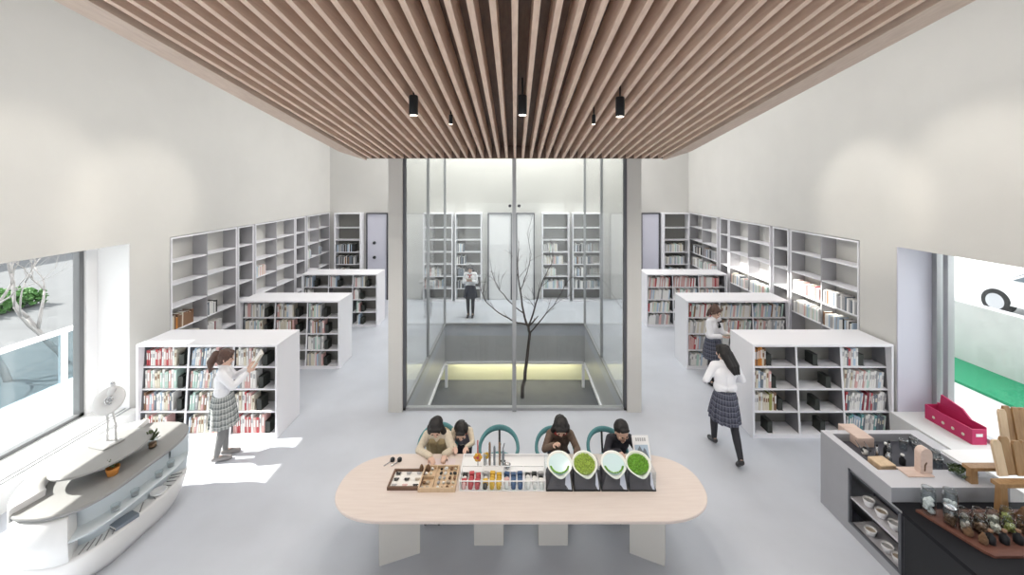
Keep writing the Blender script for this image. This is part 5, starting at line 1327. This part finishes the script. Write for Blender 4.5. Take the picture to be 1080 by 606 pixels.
# magenta trough on the ledge
mgt = thing('magenta_trough', 'long magenta box with pale dots and a white label on the window ledge', 'box', (6.38, 5.77, .42))
m = MB(); xa, xb, ya, yb, z0, z1 = 6.26, 6.46, 5.45, 6.08, .42, .63; e = .012
m.box(xa, xb, ya, yb, z0, z0+e).box(xa, xa+e, ya, yb, z0+e, z1).box(xb-e, xb, ya, yb, z0+e, z1+.03).box(xa+e, xb-e, ya, ya+e, z0+e, z1).box(xa+e, xb-e, yb-e, yb, z0+e, z1)
m.build('trough_body', 'mag', mgt)
for k in range(4): MB().ell((xa-.004, 5.56+k*.13, .50), (.006, .022, .022), None, 12, 6).build('dot', 'b_cream', mgt)
MB().box(6.31, 6.40, ya-.004, ya-.0005, .53, .57).build('name_label', 'wplastic', mgt)
m = MB(); m.hexa([V(q) for q in ((6.45, 5.6, .62), (6.475, 5.6, .62), (6.45, 6.05, .62), (6.475, 6.05, .62), (6.45, 5.75, .75), (6.475, 5.75, .75), (6.45, 6.03, .80), (6.475, 6.03, .80))]); m.build('back_board', 'mag', mgt)

# ------------------------------------------------------------------ build the books
def book_mesh(col):
    m = MB()
    def bx(x0, x1, y0, y1, z0, z1, key): m.m(key); m.box(x0, x1, y0, y1, z0, z1)
    bx(-.5, -.42, .06, 1, 0, 1, 'b_'+col); bx(.42, .5, .06, 1, 0, 1, 'b_'+col)
    m.m('b_'+col); r0, r1 = [], []
    prof = [(-.5, .06), (-.36, .012), (0, 0), (.36, .012), (.5, .06)]
    m.loft([[V((x, y, z)) for x, y in prof]+[V((.42, .06, z)), (V((-.42, .06, z)))] for z in (0, 1)], smooth=False)
    bx(-.42, .42, .06, .975, .02, .975, 'paper')
    if col in ('white', 'grey', 'cream', 'dark', 'slate'):
        bx(-.3, .3, -.006, .004, .55, .8, {'white': 'b_grey', 'grey': 'b_white', 'cream': 'b_brown', 'dark': 'b_white', 'slate': 'b_cream'}[col])
    if col in ('red', 'pink', 'teal', 'blue', 'brown', 'sky', 'mint', 'orange'): bx(-.28, .28, -.006, .004, .4, .85, 'b_white')
    o = m.build('book'); me = o.data; bpy.data.objects.remove(o); return me
RECT = [(145, 318, 347, 462, 6.3), (251, 374, 309, 388, 8.6), (313, 408, 283, 345, 11.1), (770, 942, 347, 464, 6.3), (708, 831, 307, 388, 8.6), (680, 768, 284, 346, 11.1)]
def hidden(b):
    p = b['p']+V((0, 0, b['h']*.8)); x = PX+p.x*F/p.y; y = PY+(HC-p.z)*F/p.y
    if x < -5 or x > 1085: return True
    for x0, x1, y0, y1, yy in RECT:
        if p.y > yy+.6 and x0-2 < x < x1+2 and y0+2 < y < y1: return True
    if p.y > 12 and (408 < x < 428 or 658 < x < 676): return True
    return False
vis = [b for b in BOOKS if not hidden(b)]
def size(b): return b['h']*b['t']/b['p'].y**2
vis.sort(key=lambda b: -size(b)*(.55 if abs(b['rz']) > .5 else 1))
meshes = {}
def book_matrix(b):
    return Matrix.Translation(b['p']) @ Matrix.Rotation(b['rz'], 4, 'Z') @ Matrix.Rotation(b['lean'], 4, 'Y')
rest = MB()
for n_, b in enumerate(vis):
    if b['col'] not in meshes: meshes[b['col']] = book_mesh(b['col'])
    if n_ < 300:
        o = bpy.data.objects.new('book', meshes[b['col']]); COL.objects.link(o)
        o.matrix_world = book_matrix(b); o.scale = (b['t'], b['d'], b['h'])
        o['label'] = f"{NAMEC.get(b['col'], b['col'])} book, {ORD[min(b['i'], 29)]} in row, {b['where']}"; o['category'] = 'book'; o['group'] = b['group']
    else:
        T = book_matrix(b) @ Matrix.Diagonal((b['t'], b['d'], b['h'], 1))
        rest.m('b_'+b['col']); rest.box(-.5, .5, 0, 1, 0, 1, T); rest.m('paper'); rest.box(-.4, .4, .04, .96, .99, 1.004, T)
if len(vis) > 300:
    o = rest.build('books'); tag(o, 'rows of small books on the distant shelves along the walls', 'books', kind='stuff')
print('BOOKS', len(BOOKS), len(vis))
